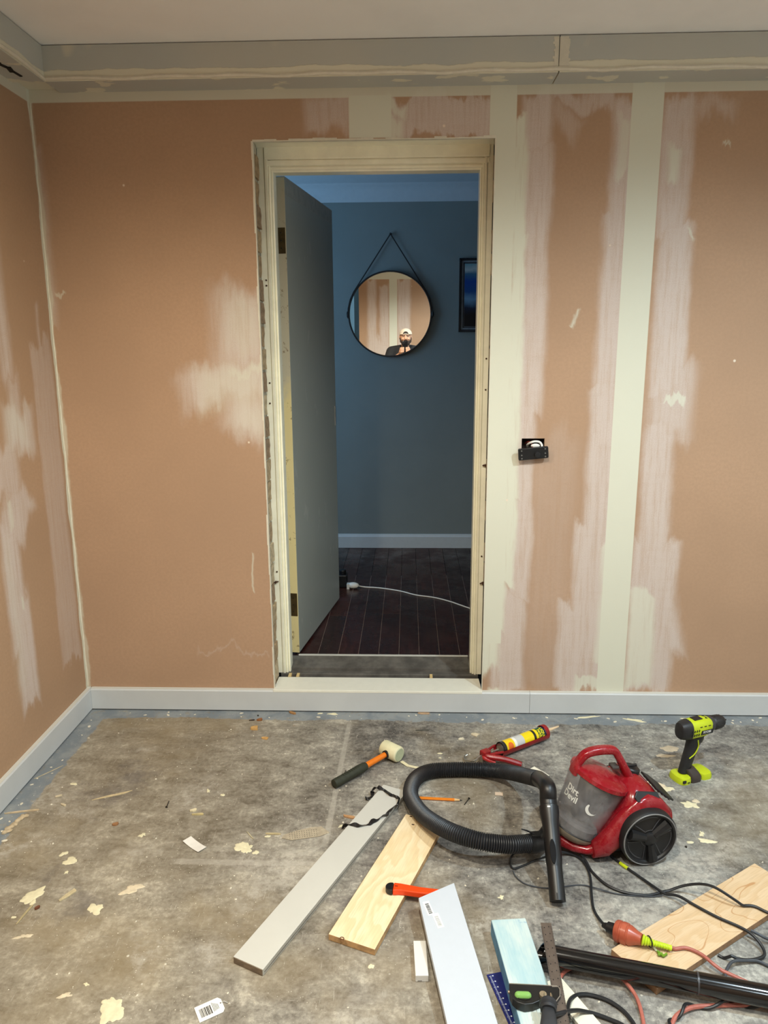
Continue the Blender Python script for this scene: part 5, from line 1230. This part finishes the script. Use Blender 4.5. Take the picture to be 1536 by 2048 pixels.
obj('cord', MB().tube(lay([(1338, 1893, .022), (1350, 1898, .018), (1372, 1909), (1400, 1921), (1430, 1935, .01), (1470, 1953, .008), (1505, 1969, .006), (1540, 1985, .004), (1620, 2020)], .0043), .0043, 8), mOR, ex)
tag(obj('orange_lead', MB().tube(lay([(1112, 2075), (1116, 1975), (1123, 1951), (1136, 1939), (1155, 1933), (1178, 1932), (1202, 1939), (1228, 1953), (1250, 1971), (1273, 2001), (1285, 2035), (1290, 2075)], .0045), .0045, 8), mOR), 'faded orange lead arching out from behind the steel square under the black pipe', 'lead')
tw = lay([(1338, 2075), (1345, 2046), (1358, 2030), (1388, 2016), (1435, 2011), (1480, 2010), (1536, 2012), (1610, 2016)], .005)
o_ = thing('taped_orange_lead', 'orange lead spiralled with black cord at the lower right corner', 'lead', tuple(tw[0]))
obj('lead', MB().tube(tw, .005, 8), mOR, o_)
hx = []
for i, p in enumerate(tw):
    tn = (tw[min(i+1, len(tw)-1)]-tw[max(i-1, 0)]).normalized(); sv = tn.cross(up).normalized(); a_ = i*.42; hx.append(p+(sv*math.cos(a_)+up*math.sin(a_))*.0068+up*.004)
obj('spiral_cord', MB().tube(hx, .0036, 8), mCORD, o_)
# power tool lead and plug resting on the square
tlz = .078
tl = thing('tool_lead', 'black tool lead whose three pin plug rests on the combination square', 'lead', tuple(at(1096, 2010, tlz)))
pA, pB = at(1096, 2003, tlz), at(1098, 2060, tlz-.004); pd = (pB-pA).normalized(); psd = pd.cross(up).normalized()
obj('plug_disc', MB().lathe(pA, pd, [(0, 0), (0, .0165), (.003, .0188), (.010, .0188), (.012, .0165), (.014, .0165), (.016, .0175), (.022, .0165), (.022, 0)], 32), M('plug_black', (44, 46, 50), .45, var=.2), tl)
obj('plug_body', loft(MB(), [(pA+pd*.020, .012, .010, psd, up), (pA+pd*.035, .015, .012, psd, up), (pA+pd*.06, .019, .013, psd, up), (pA+pd*.085, .017, .012, psd, up)], 20, 3), M('plug_black', (44, 46, 50), .45), tl)
pinm = M('pin_brass', (214, 200, 170), .3, .85)
PM = Matrix(((psd.x, pd.x, 0), (psd.y, pd.y, 0), (psd.z, pd.z, 1)))
for sx_, rz in ((-.0072, .5), (.0072, -.5)):
    obj('pin', MB().box(pA-pd*.008+psd*sx_+up*.003, (.0018, .018, .0062), PM @ Matrix.Rotation(rz, 3, 'Y')), pinm, tl, sm=False)
obj('pin', MB().box(pA-pd*.008-up*.008, (.0018, .018, .0062), PM), pinm, tl, sm=False)
obj('cord', MB().tube(spline([pA+pd*.04+psd*(.012), at(1120, 2027, .062), at(1135, 2023, .05), at(1150, 2021, .035), at(1165, 2022, .02), at(1194, 2029, .008), at(1223, 2040, .006), at(1245, 2050, .006), at(1290, 2080, .006)], 8), .0045, 8), mCORD, tl)
obj('cord', MB().tube(spline([at(1136, 2028, .042), at(1136, 2015, .03), at(1141, 1999, .018), at(1155, 1990, .010), at(1176, 1989, .006), at(1204, 1996, .006), at(1227, 2007, .006), at(1250, 2025, .006), at(1270, 2052, .006), at(1285, 2090, .006)], 8), .0045, 8), mCORD, tl)

# black vacuum tubes lying across
r_ = .0225; zt = .0188+r_
u0, u1, u2 = at(1080, 1906, zt), at(1395.5, 1966, zt), at(1536, 1993, zt); ud = (u2-u0).normalized(); uj = u0+ud*(u1-u0).dot(ud)
tu = thing('vacuum_tube', 'glossy black vacuum extension tubes lying joined across the pine board', 'tube', tuple(u0))
mGL = M('gloss_black', (12, 12, 13), .14, var=.2, spec=.7)
usd = ud.cross(up).normalized()
mb = MB(); prof = []
n = 32; vs = []
for L_, rr_ in ((0, r_*.98), (0, r_*.86)):
    pass
def ring(c_, rr_, slant=0.0): return [c_+(usd*math.cos(2*PI*k/n)+up*math.sin(2*PI*k/n))*rr_+ud*slant*math.sin(2*PI*k/n) for k in range(n)]
rings = [ring(uj, r_), ring(u0, r_, .011), ring(u0, r_*.88, .011), ring(u0+ud*.08, r_*.88)]
fs = [(i*n+k, i*n+(k+1) % n, (i+1)*n+(k+1) % n, (i+1)*n+k) for i in range(3) for k in range(n)]; fs.append(tuple(3*n+k for k in range(n)))
mb.add([v for rg_ in rings for v in rg_], fs); obj('lower_tube', mb, mGL, tu)
obj('upper_tube', MB().tube([uj-ud*.002, uj+ud*.62], r_*1.06, 32), mGL, tu)
obj('joint_ring', MB().lathe(uj-ud*.003, ud, [(0, r_), (0, r_*1.08), (.004, r_*1.08), (.004, r_)], 32), M('joint_ring', (60, 60, 62), .3), tu)

# ------------------------------------------------------------------ combination square, rafter square
m, t, b = new_mat('rule_steel'); tc = t.node('ShaderNodeNewGeometry').outputs['Position']
t.link(t.mix(t.noise(tc, 60, 4), lin((104, 92, 84)), lin((140, 128, 118))), b.inputs['Base Color']); b.inputs['Metallic'].default_value = .75; b.inputs['Roughness'].default_value = .42
mRULE = m
sq = thing('combination_square', 'combination square with brown steel rule and black level head on the blue timber', 'square', tuple(at(1070, 1985, .05)))
zf = .077
r0, r1 = at(1091.5, 1846, zf), at(1127, 2048, .053); rd = (r1-r0); RL = rd.length; rd.normalize(); rs = rd.cross(up).normalized(); rn = rs.cross(rd)
if rn.z < 0: rn = -rn
RF = Matrix(((rs.x, rd.x, rn.x), (rs.y, rd.y, rn.y), (rs.z, rd.z, rn.z)))
bl_c = r0+rd*(RL/2+.02)
ru = obj('steel_rule', MB().box(bl_c, (.0255, RL+.04, .0018), RF), mRULE, sq, sm=False)
mk = MB()
k = 0; d_ = .012
while d_ < RL:
    for sx_ in (-1, 1):
        mk.box(r0+rd*d_+rs*sx_*.0115+rn*.0011, (.004 if k % 5 else .006, .0004, .0004), RF)
    if k % 5 == 0:
        for sx_ in (-.0055, .0055): mk.box(r0+rd*(d_+.001+sx_*.3)+rs*sx_+rn*.0011, (.0022, .0028, .0004), RF)
    d_ += .004; k += 1
obj('graduations', mk, M('grad_dark', (36, 30, 28), .7), ru, sm=False)
hz0, hz1 = .046, .0665
def hpt(px, py, z=.0665): q = at(px, py, z); return (q.x, q.y)
ho = [hpt(1018, 1966), hpt(1117, 1971), hpt(1121, 1978), hpt(1121, 1993), hpt(1110, 2007), hpt(1098, 2004), hpt(1088, 1998), hpt(1078, 2002), hpt(1066, 2007), hpt(1050, 2009), hpt(1034, 2004), hpt(1025, 1996), hpt(1020, 1985)]
ho = ho[::-1]
mh = M('square_head_black', (24, 24, 24), .35, var=.2)
hd3 = obj('square_head', MB().prism(ho, hz1-hz0, Matrix.Translation((0, 0, hz0))), mh, sq, bev=.0015, sm=False)
e_ = MB(); P3 = [Vector((*hpt(*q), hz1)) for q in ((1104, 1973), (1116, 1973), (1120, 1979), (1120, 1992), (1111, 2004))]
e_.tube(P3, .0012, 6); P4 = [Vector((*hpt(*q), hz1)) for q in ((1018, 1967), (1060, 1969), (1114, 1972))]
e_.tube(P4, .0010, 6)
obj('machined_edge', e_, M('machined_alloy', (196, 192, 184), .3, .8), sq)
v0, v1 = Vector((*hpt(1033, 1990), hz1-.001)), Vector((*hpt(1059, 1991), hz1-.001))
m, t, b = new_mat('vial_green'); b.inputs['Base Color'].default_value = lin((150, 206, 110)); b.inputs['Roughness'].default_value = .1; b.inputs['Transmission Weight'].default_value = .3
vd = (v1-v0).normalized()
obj('level_vial', MB().caps(v0+vd*.004, v1-vd*.004, .0085, .0085, 16), m, sq)
obj('vial_bubble', MB().caps(v0.lerp(v1, .42)+up*.0045, v0.lerp(v1, .62)+up*.0045, .002, .002, 10), M('bubble', (226, 240, 200), .1), sq)
obj('vial_window', MB().tube([Vector((*hpt(a_, b_), hz1+.0004)) for a_, b_ in ((1031, 1983), (1060, 1985), (1060, 1999), (1050, 2001), (1038, 1998))], .0011, 6, closed=True), mh, sq)
ln = Vector((*hpt(1086, 1992), hz1))
obj('lock_nut', MB().cyl(ln-up*.004, ln+up*.006, .008, n=14), M('nut_brass', (190, 176, 150), .35, .8), sq)
obj('scriber_knob', MB().cyl(Vector((*hpt(1016, 1976), .056)), Vector((*hpt(1021, 1976), .056)), .0035, n=10), M('nut_brass', (190, 176, 150), .35, .8), sq)
rsq = thing('rafter_square', 'navy blue rafter square with white graduations, half under the blue timber', 'square', tuple(at(1000, 1990)))
ro = [at(973, 1951), at(1004, 1944.5), at(1052, 2075), at(1033, 2085)]
ro = [(q.x, q.y) for q in ro][::-1]
obj('plate', MB().prism(ro, .0016, Matrix.Translation((0, 0, .0006))), M('navy_metal', (34, 40, 104), .35, .3, var=.2), rsq, sm=False)
mk = MB(); q0, q1 = at(976, 1953), at(1031, 2075); dq = (q1-q0).normalized(); nq = Vector((-dq.y, dq.x, 0)); L_ = (q1-q0).length; k = 0; d_ = .003
if nq.x < 0: nq = -nq
RQ = Matrix(((nq.x, dq.x, 0), (nq.y, dq.y, 0), (0, 0, 1)))
while d_ < L_:
    w_ = .006 if k % 5 == 0 else .0035
    mk.box(q0+dq*d_+nq*(.0045)+up*.0023, (w_, .0009, .0003), RQ)
    if k % 5 == 0: mk.box(q0+dq*d_+nq*.011+up*.0023, (.003, .003, .0003), RQ)
    d_ += .0032; k += 1
obj('graduations', mk, M('mark_white', (200, 206, 214), .5), rsq, sm=False)

# ------------------------------------------------------------------ dried plaster splats, chips, crumbs
random.seed(21)
mSPL = [M('plaster_splat_a', (222, 214, 180), .8, var=.07, scale=60, bump=.4), M('plaster_splat_b', (214, 200, 172), .8, var=.1, scale=60, bump=.4), M('plaster_splat_c', (186, 174, 152), .9, var=.12, scale=40, bump=.3)]
def splat(px, py, rx, ry, ang=0.0, jag=.25, mi=0, lobes=0, th=.0016):
    c = at(px, py); n = 40; mb = MB(); sd = random.uniform(0, 100)
    ca, sa = math.cos(ang), math.sin(ang)
    def rad(a): return 1+jag*(noise.noise(Vector((math.cos(a)*1.1+sd, math.sin(a)*1.1, 0)))*1.6+.5*noise.noise(Vector((math.cos(a)*3.4+sd, math.sin(a)*3.4, 5))))
    vs = [(c.x, c.y, th)]
    for f_, z in ((.55, th*.95), (.9, th*.8), (1.0, .0002)):
        for k in range(n):
            a = 2*PI*k/n; r = rad(a)*f_; x, y = rx*r*math.cos(a), ry*r*math.sin(a)
            vs.append((c.x+x*ca-y*sa, c.y+x*sa+y*ca, z+(random.uniform(-.0004, .0004) if z > .0005 else 0)))
    fs = [(0, 1+k, 1+(k+1) % n) for k in range(n)]
    for l_ in range(2):
        for k in range(n): fs.append((1+l_*n+k, 1+(l_+1)*n+k, 1+(l_+1)*n+(k+1) % n, 1+l_*n+(k+1) % n))
    mb.add(vs, fs); return obj('plaster_splat', mb, mSPL[mi], fl, ang=60)
for a_ in ((139, 1722, .022, .016, .1, .5), (127, 1708, .013, .008, .5, .5), (66, 1791, .034, .020, .9, .35), (66, 1806, .012, .009, 0, .6), (189, 1818, .018, .020, .4, .5), (265, 1778, .026, .016, .4, .55, 1),
           (484, 1692, .019, .021, .6, .5), (496, 1698, .013, .018, .2, .6), (512, 1705, .010, .008, 0, .3), (226, 2020, .026, .030, .2, .45), (213, 2004, .010, .008, 0, .3), (133, 1991, .016, .006, .2, .8, 1),
           (1338, 1498, .034, .020, 0, .3, 2), (1330, 1512, .038, .010, 0, .4, 2), (1318, 1571, .030, .014, -.4, .6, 1), (1335, 1578, .018, .014, -.3, .5), (1382, 1610, .024, .016, -.5, .55), (1393, 1602, .012, .010, 0, .6, 1), (1413, 1682, .022, .010, -.2, .5), (1380, 1685, .010, .006, 0, .3), (1403, 1668, .006, .012, 0, .8),
           (47, 1868+5, .018, .006, .2, .8, 1), (27, 1835, .006, .004, 0, .4), (133, 1745, .006, .006, 0, .5), (172, 1969, .007, .004, -.4, .4), (1180, 1434, .05, .006, .2, .7), (1268, 1440, .045, .008, -.35, .5), (1378, 1440, .030, .010, -.3, .4), (664, 1428, .020, .008, 0, .5), (640, 1427, .012, .005, .2, .5), (742, 1933, .007, .007, 0, .4),
           (1002, 1795, .008, .007, 0, .8), (536, 1673, .009, .005, 0, .3), (684, 1652, .014, .006, .2, .7), (880, 1507, .010, .004, 0, .3), (880, 1516, .005, .003, 0, .3), (445, 1590, .008, .006, 0, .3), (417, 1582, .006, .008, .5, .7), (286, 1670, .008, .008, 0, .8), (148, 1568, .012, .006, -.4, .6)):
    splat(*a_)
WC = [((188, 148, 92), 'tan'), ((150, 108, 66), 'brown')]
def chip(px, py, l_, w_, th, ang, col, label, name='wood_chip', cat='wood chip', tilt=0.0):
    c = at(px, py, 0); n = 7; sd = random.uniform(0, 50); out = []
    for k in range(n):
        a = 2*PI*k/n+random.uniform(-.2, .2); r = random.uniform(.8, 1.1); q = max(abs(math.cos(a)), abs(math.sin(a)))
        out.append((l_/2*math.cos(a)*r/q, w_/2*math.sin(a)*r/q))
    R_ = Matrix.Rotation(ang, 4, 'Z') @ Matrix.Rotation(tilt, 4, 'Y')
    zb = .0006+abs(math.sin(tilt))*l_/2
    return tag(obj(name, MB().prism(out, th, Matrix.Translation((c.x, c.y, zb)) @ R_), M('chip_%02x%02x%02x' % tuple(col), col, .75, var=.15, scale=50), sm=False), label, cat)
chip(509, 1458, .026, .022, .008, .1, (200, 158, 96), 'tan square wood chip left of the mallet, near the skirting')
chip(530, 1477, .028, .016, .003, -.3, (206, 160, 96), 'flat golden wood chip below the tan square one')
chip(519, 1441, .022, .014, .007, .2, (142, 92, 52), 'dark brown wood chip closest to the skirting on the left')
chip(504, 1441, .022, .006, .003, .2, (52, 36, 28), 'black splinter touching the dark brown chip', 'splinter', 'splinter')
chip(516, 1432, .006, .005, .004, 0, (40, 32, 26), 'tiny black crumb against the skirting', 'crumb', 'crumb')
chip(585, 1427, .036, .011, .006, -.5, (168, 124, 76), 'tan sliver of wood leaning at the skirting below the doorway')
chip(593, 1452, .030, .010, .006, 0, (178, 170, 154), 'grey stub of dowel lying below the doorway', 'dowel_stub', 'offcut')
chip(847, 1427, .050, .018, .003, .0, (176, 146, 116), 'curled brown flake by the skirting under the right door jamb', 'flake', 'flake')
chip(844, 1461, .050, .006, .003, .1, (84, 82, 74), 'thin dark sliver on the floor right of the mallet', 'splinter', 'splinter')
chip(950, 1470, .030, .024, .003, -.5, (202, 188, 160), 'beige flake of board beyond the caulking gun', 'flake', 'flake')
chip(922, 1479, .024, .012, .004, .3, (222, 214, 190), 'white crumbled flake left of the beige one', 'flake', 'flake')
chip(47, 1624, .105, .006, .004, .22, (198, 178, 146), 'long pale stick at the left edge, near the left skirting', 'stick', 'stick')
chip(224, 1592, .120, .010, .002, .42, (200, 182, 144), 'long pale shaving on the open concrete to the left', 'wood_shaving', 'shaving')
chip(98, 1545, .10, .003, .002, .95, (190, 176, 146), 'hairline sliver beside the left painted strip', 'splinter', 'splinter')
chip(118, 1593, .022, .006, .004, .5, (206, 192, 162), 'short pale splinter below the hairline sliver', 'splinter', 'splinter')
chip(127, 1611, .022, .009, .004, -.4, (206, 192, 162), 'stubby pale chip right of the long stick')
chip(387, 1622, .026, .012, .005, .4, (216, 204, 170), 'cream flake above the paper label', 'flake', 'flake')
chip(396, 1630, .040, .006, .005, .1, (196, 180, 132), 'straw coloured stick just above the paper label', 'stick', 'stick')
chip(231, 1650, .020, .012, .005, .5, (150, 108, 72), 'orange-brown curl of wood on the left of the floor')
chip(135, 1792, .052, .014, .003, 1.0, (196, 182, 146), 'leaf-shaped pale shaving between two plaster splats', 'wood_shaving', 'shaving')
chip(50, 1829, .075, .006, .002, 1.45, (176, 162, 124), 'dull straw stick below the teardrop plaster splat', 'stick', 'stick')
chip(75, 1817, .014, .009, .005, .9, (112, 66, 44), 'dark red-brown crumb under the teardrop plaster splat', 'crumb', 'crumb')
chip(547, 1669, .046, .005, .004, 0, (192, 176, 136), 'straw stick beside a round blob of plaster', 'stick', 'stick')
chip(500, 1671, .044, .003, .002, -.9, (180, 170, 140), 'hair-thin stick above the ring of plaster', 'stick', 'stick')
chip(699, 1635, .040, .012, .004, -.25, (184, 140, 96), 'brown wood chip at the edge of the white board, above the strap end')
chip(1372, 1695, .006, .006, .004, 0, (60, 54, 48), 'dark crumb on the concrete right of the vacuum wheel', 'crumb', 'crumb')
# perforated jointing tape scrap
c = at(612, 1667); mb = MB(); Rz = Matrix.Rotation(.22, 4, 'Z')
mb.prism([(-.075, -.010), (-.045, -.026), (.04, -.024), (.072, -.012), (.05, .022), (.015, .024), (-.03, .016), (-.068, .004)], .0012, Matrix.Translation((c.x, c.y, .0012)) @ Rz)
o = tag(obj('jointing_tape', mb, M('tape_paper', (172, 160, 138), .85, var=.12, scale=60, bump=.3), sm=False), 'torn piece of perforated paper tape left of the long white board', 'tape')
pf_ = MB()
for i in range(12):
    for k in range(4):
        x, y = -.05+.0075*i, -.017+.009*k
        v = Matrix.Translation((c.x, c.y, .0026)) @ Rz @ Vector((x, y, 0)); pf_.box(v, (.0022, .004, .0003))
obj('perforations', pf_, M('tape_holes', (120, 112, 98), .9), o, sm=False)
# lump of crumbled filler at the left edge
mb = MB(); c = at(32, 1650, 0)
for i in range(16):
    f_ = i/15; q = at(12, 1665).lerp(at(50, 1632), f_); mb.ell((q.x+random.uniform(-.006, .006), q.y+random.uniform(-.006, .006), .003), (random.uniform(.008, .014), random.uniform(.006, .01), random.uniform(.004, .007)), Matrix.Rotation(random.uniform(0, 3), 3, 'Z'), 8, 5)
tag(obj('filler_lump', mb, M('filler_beige', (186, 168, 138), .9, var=.15, scale=60, bump=.5)), 'crumbling lump of beige filler by the left skirting', 'filler')
# crumbs of plaster and sawdust too small to count
random.seed(5); mb = MB()
foc = [(at(430, 1600), .25), (at(330, 1780), .22), (at(150, 1950), .3), (at(60, 1650), .15), (at(340, 2000), .12), (at(700, 1660), .15), (at(800, 1530), .2), (at(1000, 1480), .25), (at(900, 1800), .2), (at(560, 1470), .3)]
for i in range(900):
    if random.random() < .55:
        f_, s_ = random.choice(foc); x, y = random.gauss(f_.x, s_), random.gauss(f_.y, s_*.8)
    else: x, y = random.uniform(-1.25, 1.6), random.uniform(1.1, 2.72)
    if not (XL+.03 < x < XR-.05 and .8 < y < 2.77): continue
    if 0 < (b1.matrix_world.inverted() @ Vector((x, y, 0))).z: continue
    skip = False
    for bb_, hx_, hy_ in ((b1, .05, .41), (b2, .07, .28), (b3, .06, .32), (b4, .075, .31), (bt, .05, .24), (bw, .02, .08)):
        q = bb_.matrix_world.inverted() @ Vector((x, y, .01))
        if abs(q.x) < hx_ and abs(q.y) < hy_: skip = True
    if skip: continue
    r = random.uniform(.0008, .0024) if random.random() < .9 else random.uniform(.003, .0045); h_ = r*random.uniform(.5, 1)
    a = random.uniform(0, PI); e = random.uniform(.4, 1)
    vs = [(x+r*math.cos(a), y+r*math.sin(a), 0.0002), (x-r*e*math.sin(a), y+r*e*math.cos(a), .0002), (x-r*math.cos(a), y-r*math.sin(a), .0002), (x+r*e*math.sin(a), y-r*e*math.cos(a), .0002), (x, y, h_+.0004)]
    mb.add(vs, [(0, 1, 4), (1, 2, 4), (2, 3, 4), (3, 0, 4), (3, 2, 1, 0)])
o = obj('plaster_crumbs', mb, M('crumb_white', (218, 210, 190), .9, var=.15), fl, sm=False, wd=False); o['kind'] = 'stuff'
mb = MB()
for i in range(60):
    x, y = XL+.03+random.random()*.07 if i < 20 else random.uniform(-1.2, 1.5), random.uniform(1.6, 2.7) if i < 20 else 2.775-random.random()*.05
    r = random.uniform(.002, .006); mb.ell((x, y, .0005), (r*1.6, r, .001), Matrix.Rotation(random.random()*3, 3, 'Z'), 7, 4)
o = obj('skirting_flakes', mb, M('crumb_white', (218, 210, 190), .9), fl, sm=False, wd=False); o['kind'] = 'stuff'

# ------------------------------------------------------------------ the man with the phone, seen only in the mirror
def remesh(o, vox, it=3):
    r = o.modifiers.new('remesh', 'REMESH'); r.mode = 'VOXEL'; r.voxel_size = vox; r.use_smooth_shade = True
    s_ = o.modifiers.new('smooth', 'SMOOTH'); s_.iterations = it; s_.factor = .5
    return o
PX, PY = .025, -.40
man = thing('person', 'bearded man in black t-shirt and pale cap holding a phone, seen in the round mirror', 'person', (PX, PY, 0))
mSK = M('skin', (196, 150, 122), .5, var=.06, scale=12); mTEE = M('tee_black', (24, 24, 26), .9, var=.1); mJN = M('trousers_grey', (62, 62, 66), .9, var=.1)
V = Vector
bd = MB()
HC_ = V((PX+.005, PY+.07, 1.522))
# trunk and legs
bd.caps((PX, PY-.01, .98), (PX, PY-.02, 1.30), .125, .125); bd.ell((PX, PY-.01, 1.28), (.165, .10, .14)); bd.ell((PX, PY-.01, .96), (.15, .105, .12))
bd.caps((PX, PY+.005, 1.36), (PX, PY+.045, 1.47), .055, .052)
for s_ in (-1, 1):
    bd.caps((PX+s_*.085, PY, .92), (PX+s_*.105, PY+.015, .50), .082, .056); bd.caps((PX+s_*.105, PY+.015, .50), (PX+s_*.115, PY-.02, .10), .053, .036)
    bd.caps((PX+s_*.115, PY-.03, .05), (PX+s_*.13, PY+.13, .035), .036, .03)
SH = {-1: V((PX-.185, PY-.01, 1.335)), 1: V((PX+.185, PY-.01, 1.335))}
EL = {-1: V((PX-.245, PY+.115, 1.17)), 1: V((PX+.245, PY+.115, 1.17))}
WRs = {-1: V((-.045, -.085, 1.300)), 1: V((.095, -.085, 1.300))}
for s_ in (-1, 1):
    bd.caps(V((PX+s_*.05, PY-.005, 1.36)), SH[s_], .05, .056); bd.caps(SH[s_], EL[s_], .05, .04); bd.caps(EL[s_], WRs[s_], .041, .026)
# head
bd.ell(HC_, (.074, .092, .112)); bd.ell(HC_+V((0, -.01, .03)), (.078, .096, .085)); bd.ell(HC_+V((0, .035, -.06)), (.052, .055, .055)); bd.caps(HC_+V((-.03, .05, -.07)), HC_+V((.03, .05, -.07)), .022, .022)
bd.caps(HC_+V((0, .084, .015)), HC_+V((0, .108, -.02)), .010, .016); bd.caps(HC_+V((-.03, .082, .025)), HC_+V((.03, .082, .025)), .012, .012)
for s_ in (-1, 1):
    bd.ell(HC_+V((s_*.078, -.005, -.005)), (.010, .02, .032)); bd.ell(HC_+V((s_*.035, .07, -.025)), (.022, .018, .018))
# hands: palms behind the phone's lower edges, thumbs on the screen side, fingers round the back
for s_ in (-1, 1):
    wr = WRs[s_]; pc_ = V((.018+s_*.052, -.035, 1.352)); bd.caps(wr, pc_+V((0, -.004, -.012)), .026, .026); bd.ell(pc_, (.020, .030, .040))
    for k, (dz, ln_) in enumerate(((.028, 1.0), (.010, 1.08), (-.008, 1.0), (-.026, .85))):
        a_ = pc_+V((0, .022, dz)); b_ = a_+V((s_*.004, .014, .004)); c_ = V((.018+s_*.036*(2-ln_)*.8, .0095, a_.z+.006)); e_ = V((.018+s_*(.030-.016*ln_), .0085, a_.z+.008))
        bd.caps(a_, b_, .0092, .0088, 10); bd.caps(b_, c_, .0088, .0082, 10); bd.caps(c_, e_, .0082, .0074, 10)
    th0 = pc_+V((-s_*.008, -.012, .012)); th1 = V((.018+s_*.034, -.030, 1.385)); th2 = V((.018+s_*.014, -.022, 1.398))
    bd.caps(th0, th1, .012, .0105, 10); bd.caps(th1, th2, .0105, .009, 10)
body = obj('body', bd, mSK, man, wd=False); remesh(body, .0042, 2)
te = MB()
te.ell((PX, PY-.01, 1.25), (.182, .118, .17)); te.caps((PX, PY-.005, .98), (PX, PY-.015, 1.24), .142, .145); te.ell((PX, PY-.0, .93), (.163, .122, .06)); te.ell((PX, PY-.01, 1.335), (.14, .075, .065))
for s_ in (-1, 1):
    te.caps(V((PX+s_*.05, PY-.01, 1.36)), SH[s_], .064, .068); m_ = SH[s_].lerp(EL[s_], .62); te.tube([SH[s_], m_], [.071, .066], 20)
tee = obj('t_shirt', te, mTEE, man, wd=False); remesh(tee, .007, 3)
tr_ = MB(); tr_.ell((PX, PY-.005, .93), (.158, .115, .11))
for s_ in (-1, 1): tr_.caps((PX+s_*.085, PY, .90), (PX+s_*.107, PY+.012, .50), .095, .074); tr_.tube([(PX+s_*.107, PY+.012, .52), (PX+s_*.117, PY-.015, .085)], [.074, .06], 20)
remesh(obj('trousers', tr_, mJN, man, wd=False), .008, 3)
for s_ in (-1, 1):
    sb = MB(); sb.caps((PX+s_*.115, PY-.05, .045), (PX+s_*.133, PY+.15, .038), .043, .036); sb.caps((PX+s_*.115, PY-.035, .05), (PX+s_*.116, PY-.03, .10), .044, .042)
    remesh(obj('boot', sb, M('boot_brown', (92, 70, 48), .8), man, wd=False), .006, 2)
be_ = MB(); be_.ell(HC_+V((0, .030, -.072)), (.062, .066, .050)); be_.ell(HC_+V((0, .0, -.055)), (.075, .062, .040)); be_.caps(HC_+V((-.022, .090, -.045)), HC_+V((.022, .090, -.045)), .008, .008)
be_.ell(HC_+V((0, .060, -.085)), (.040, .040, .034))
for s_ in (-1, 1): be_.caps(HC_+V((s_*.072, .012, -.01)), HC_+V((s_*.062, .035, -.06)), .010, .016)
remesh(obj('beard', be_, M('beard_dark', (44, 32, 26), .95, var=.3, scale=200, bump=.6), man, wd=False), .005, 2)
obj('mouth', MB().caps(HC_+V((-.018, .099, -.058)), HC_+V((.018, .099, -.058)), .005, .005), M('lips', (160, 96, 84), .5), man)
for s_ in (-1, 1):
    obj('eye', MB().ell(HC_+V((s_*.031, .081, .008)), (.0105, .008, .0042)), M('eye_white', (176, 166, 156), .3), man)
    obj('iris', MB().ell(HC_+V((s_*.031, .0865, .008)), (.0042, .003, .0038)), M('iris_dark', (40, 28, 22), .2), man)
    obj('eyebrow', MB().caps(HC_+V((s_*.014, .092, .018)), HC_+V((s_*.046, .084, .021)), .0055, .0042), M('brow_dark', (40, 30, 24), .9), man)
cp = MB(); vs = []
n, m2 = 40, 12
for i in range(m2+1):
    th = (PI/2)*i/m2
    for k in range(n):
        a_ = 2*PI*k/n; vs.append(HC_+V((.087*math.sin(th)*math.cos(a_), -.008+.106*math.sin(th)*math.sin(a_), .034+.080*math.cos(th))))
cp.add(vs, [(i*n+k, (i+1)*n+k, (i+1)*n+(k+1) % n, i*n+(k+1) % n) for i in range(m2) for k in range(n)])
mCAP = M('cap_pale', (190, 176, 158), .85, var=.05)
o = obj('cap', cp, mCAP, man, ang=80); o.modifiers.new('s', 'SOLIDIFY').thickness = .003
ar = [HC_+V((.036*math.cos(a_), .1005-.012*math.sin(a_), .040+.034*math.sin(a_))) for a_ in [PI*k/12 for k in range(13)]]
obj('cap_opening', MB().add([v for v in ar]+[v-V((0, .004, 0)) for v in ar], [tuple(range(13)), tuple(range(13, 26))[::-1]]+[(i, i+13, i+14, i+1) for i in range(12)]), M('hair_dark', (38, 28, 24), .9), man, sm=False)
obj('cap_strap', MB().tube([HC_+V((.086*math.cos(a_), -.008+.108*math.sin(a_), .038)) for a_ in [math.radians(20+140*k/16) for k in range(17)]], .006, 8), mCAP, man)
bmx = [HC_+V((.078*math.cos(a_), -.10-.065*math.sin(a_), .036-.012*math.sin(a_))) for a_ in [PI*k/16 for k in range(17)]]
obj('cap_brim', MB().add([v for v in bmx]+[v+V((0, 0, .004)) for v in bmx], [tuple(range(17))[::-1], tuple(range(17, 34))]+[(i, i+1, i+18, i+17) for i in range(16)]), mCAP, man, sm=False)
ph = thing('phone', 'black phone with camera lenses held up in both hands by the man in the mirror', 'phone', (.018, -.01, 1.40))
phf = Matrix(((1, 0, 0, .018), (0, 0, -1, -.0045), (0, 1, 0, 1.397), (0, 0, 0, 1)))
obj('phone_body', MB().prism(rrect(.072, .148, .010), .0078, phf), M('phone_black', (18, 18, 20), .2), ph, bev=.001, sm=False)
obj('camera_island', MB().lo((-.017, -.0046, 1.436), (.016, -.0034, 1.469)), M('phone_glass', (26, 26, 28), .1), ph, sm=False)
for (x, z) in ((0, 1.4595), (0, 1.4445), (.010, 1.452)):
    obj('lens_ring', MB().lathe((x-.0 if x else -.009 if z < 1.45 else -.009, -.0035, z), (0, 1, 0), [(0, .0065), (.0015, .0065), (.0015, .005), (.0005, .0045), (.0005, 0)], 20), M('lens_ring', (120, 120, 124), .2, .9), ph)
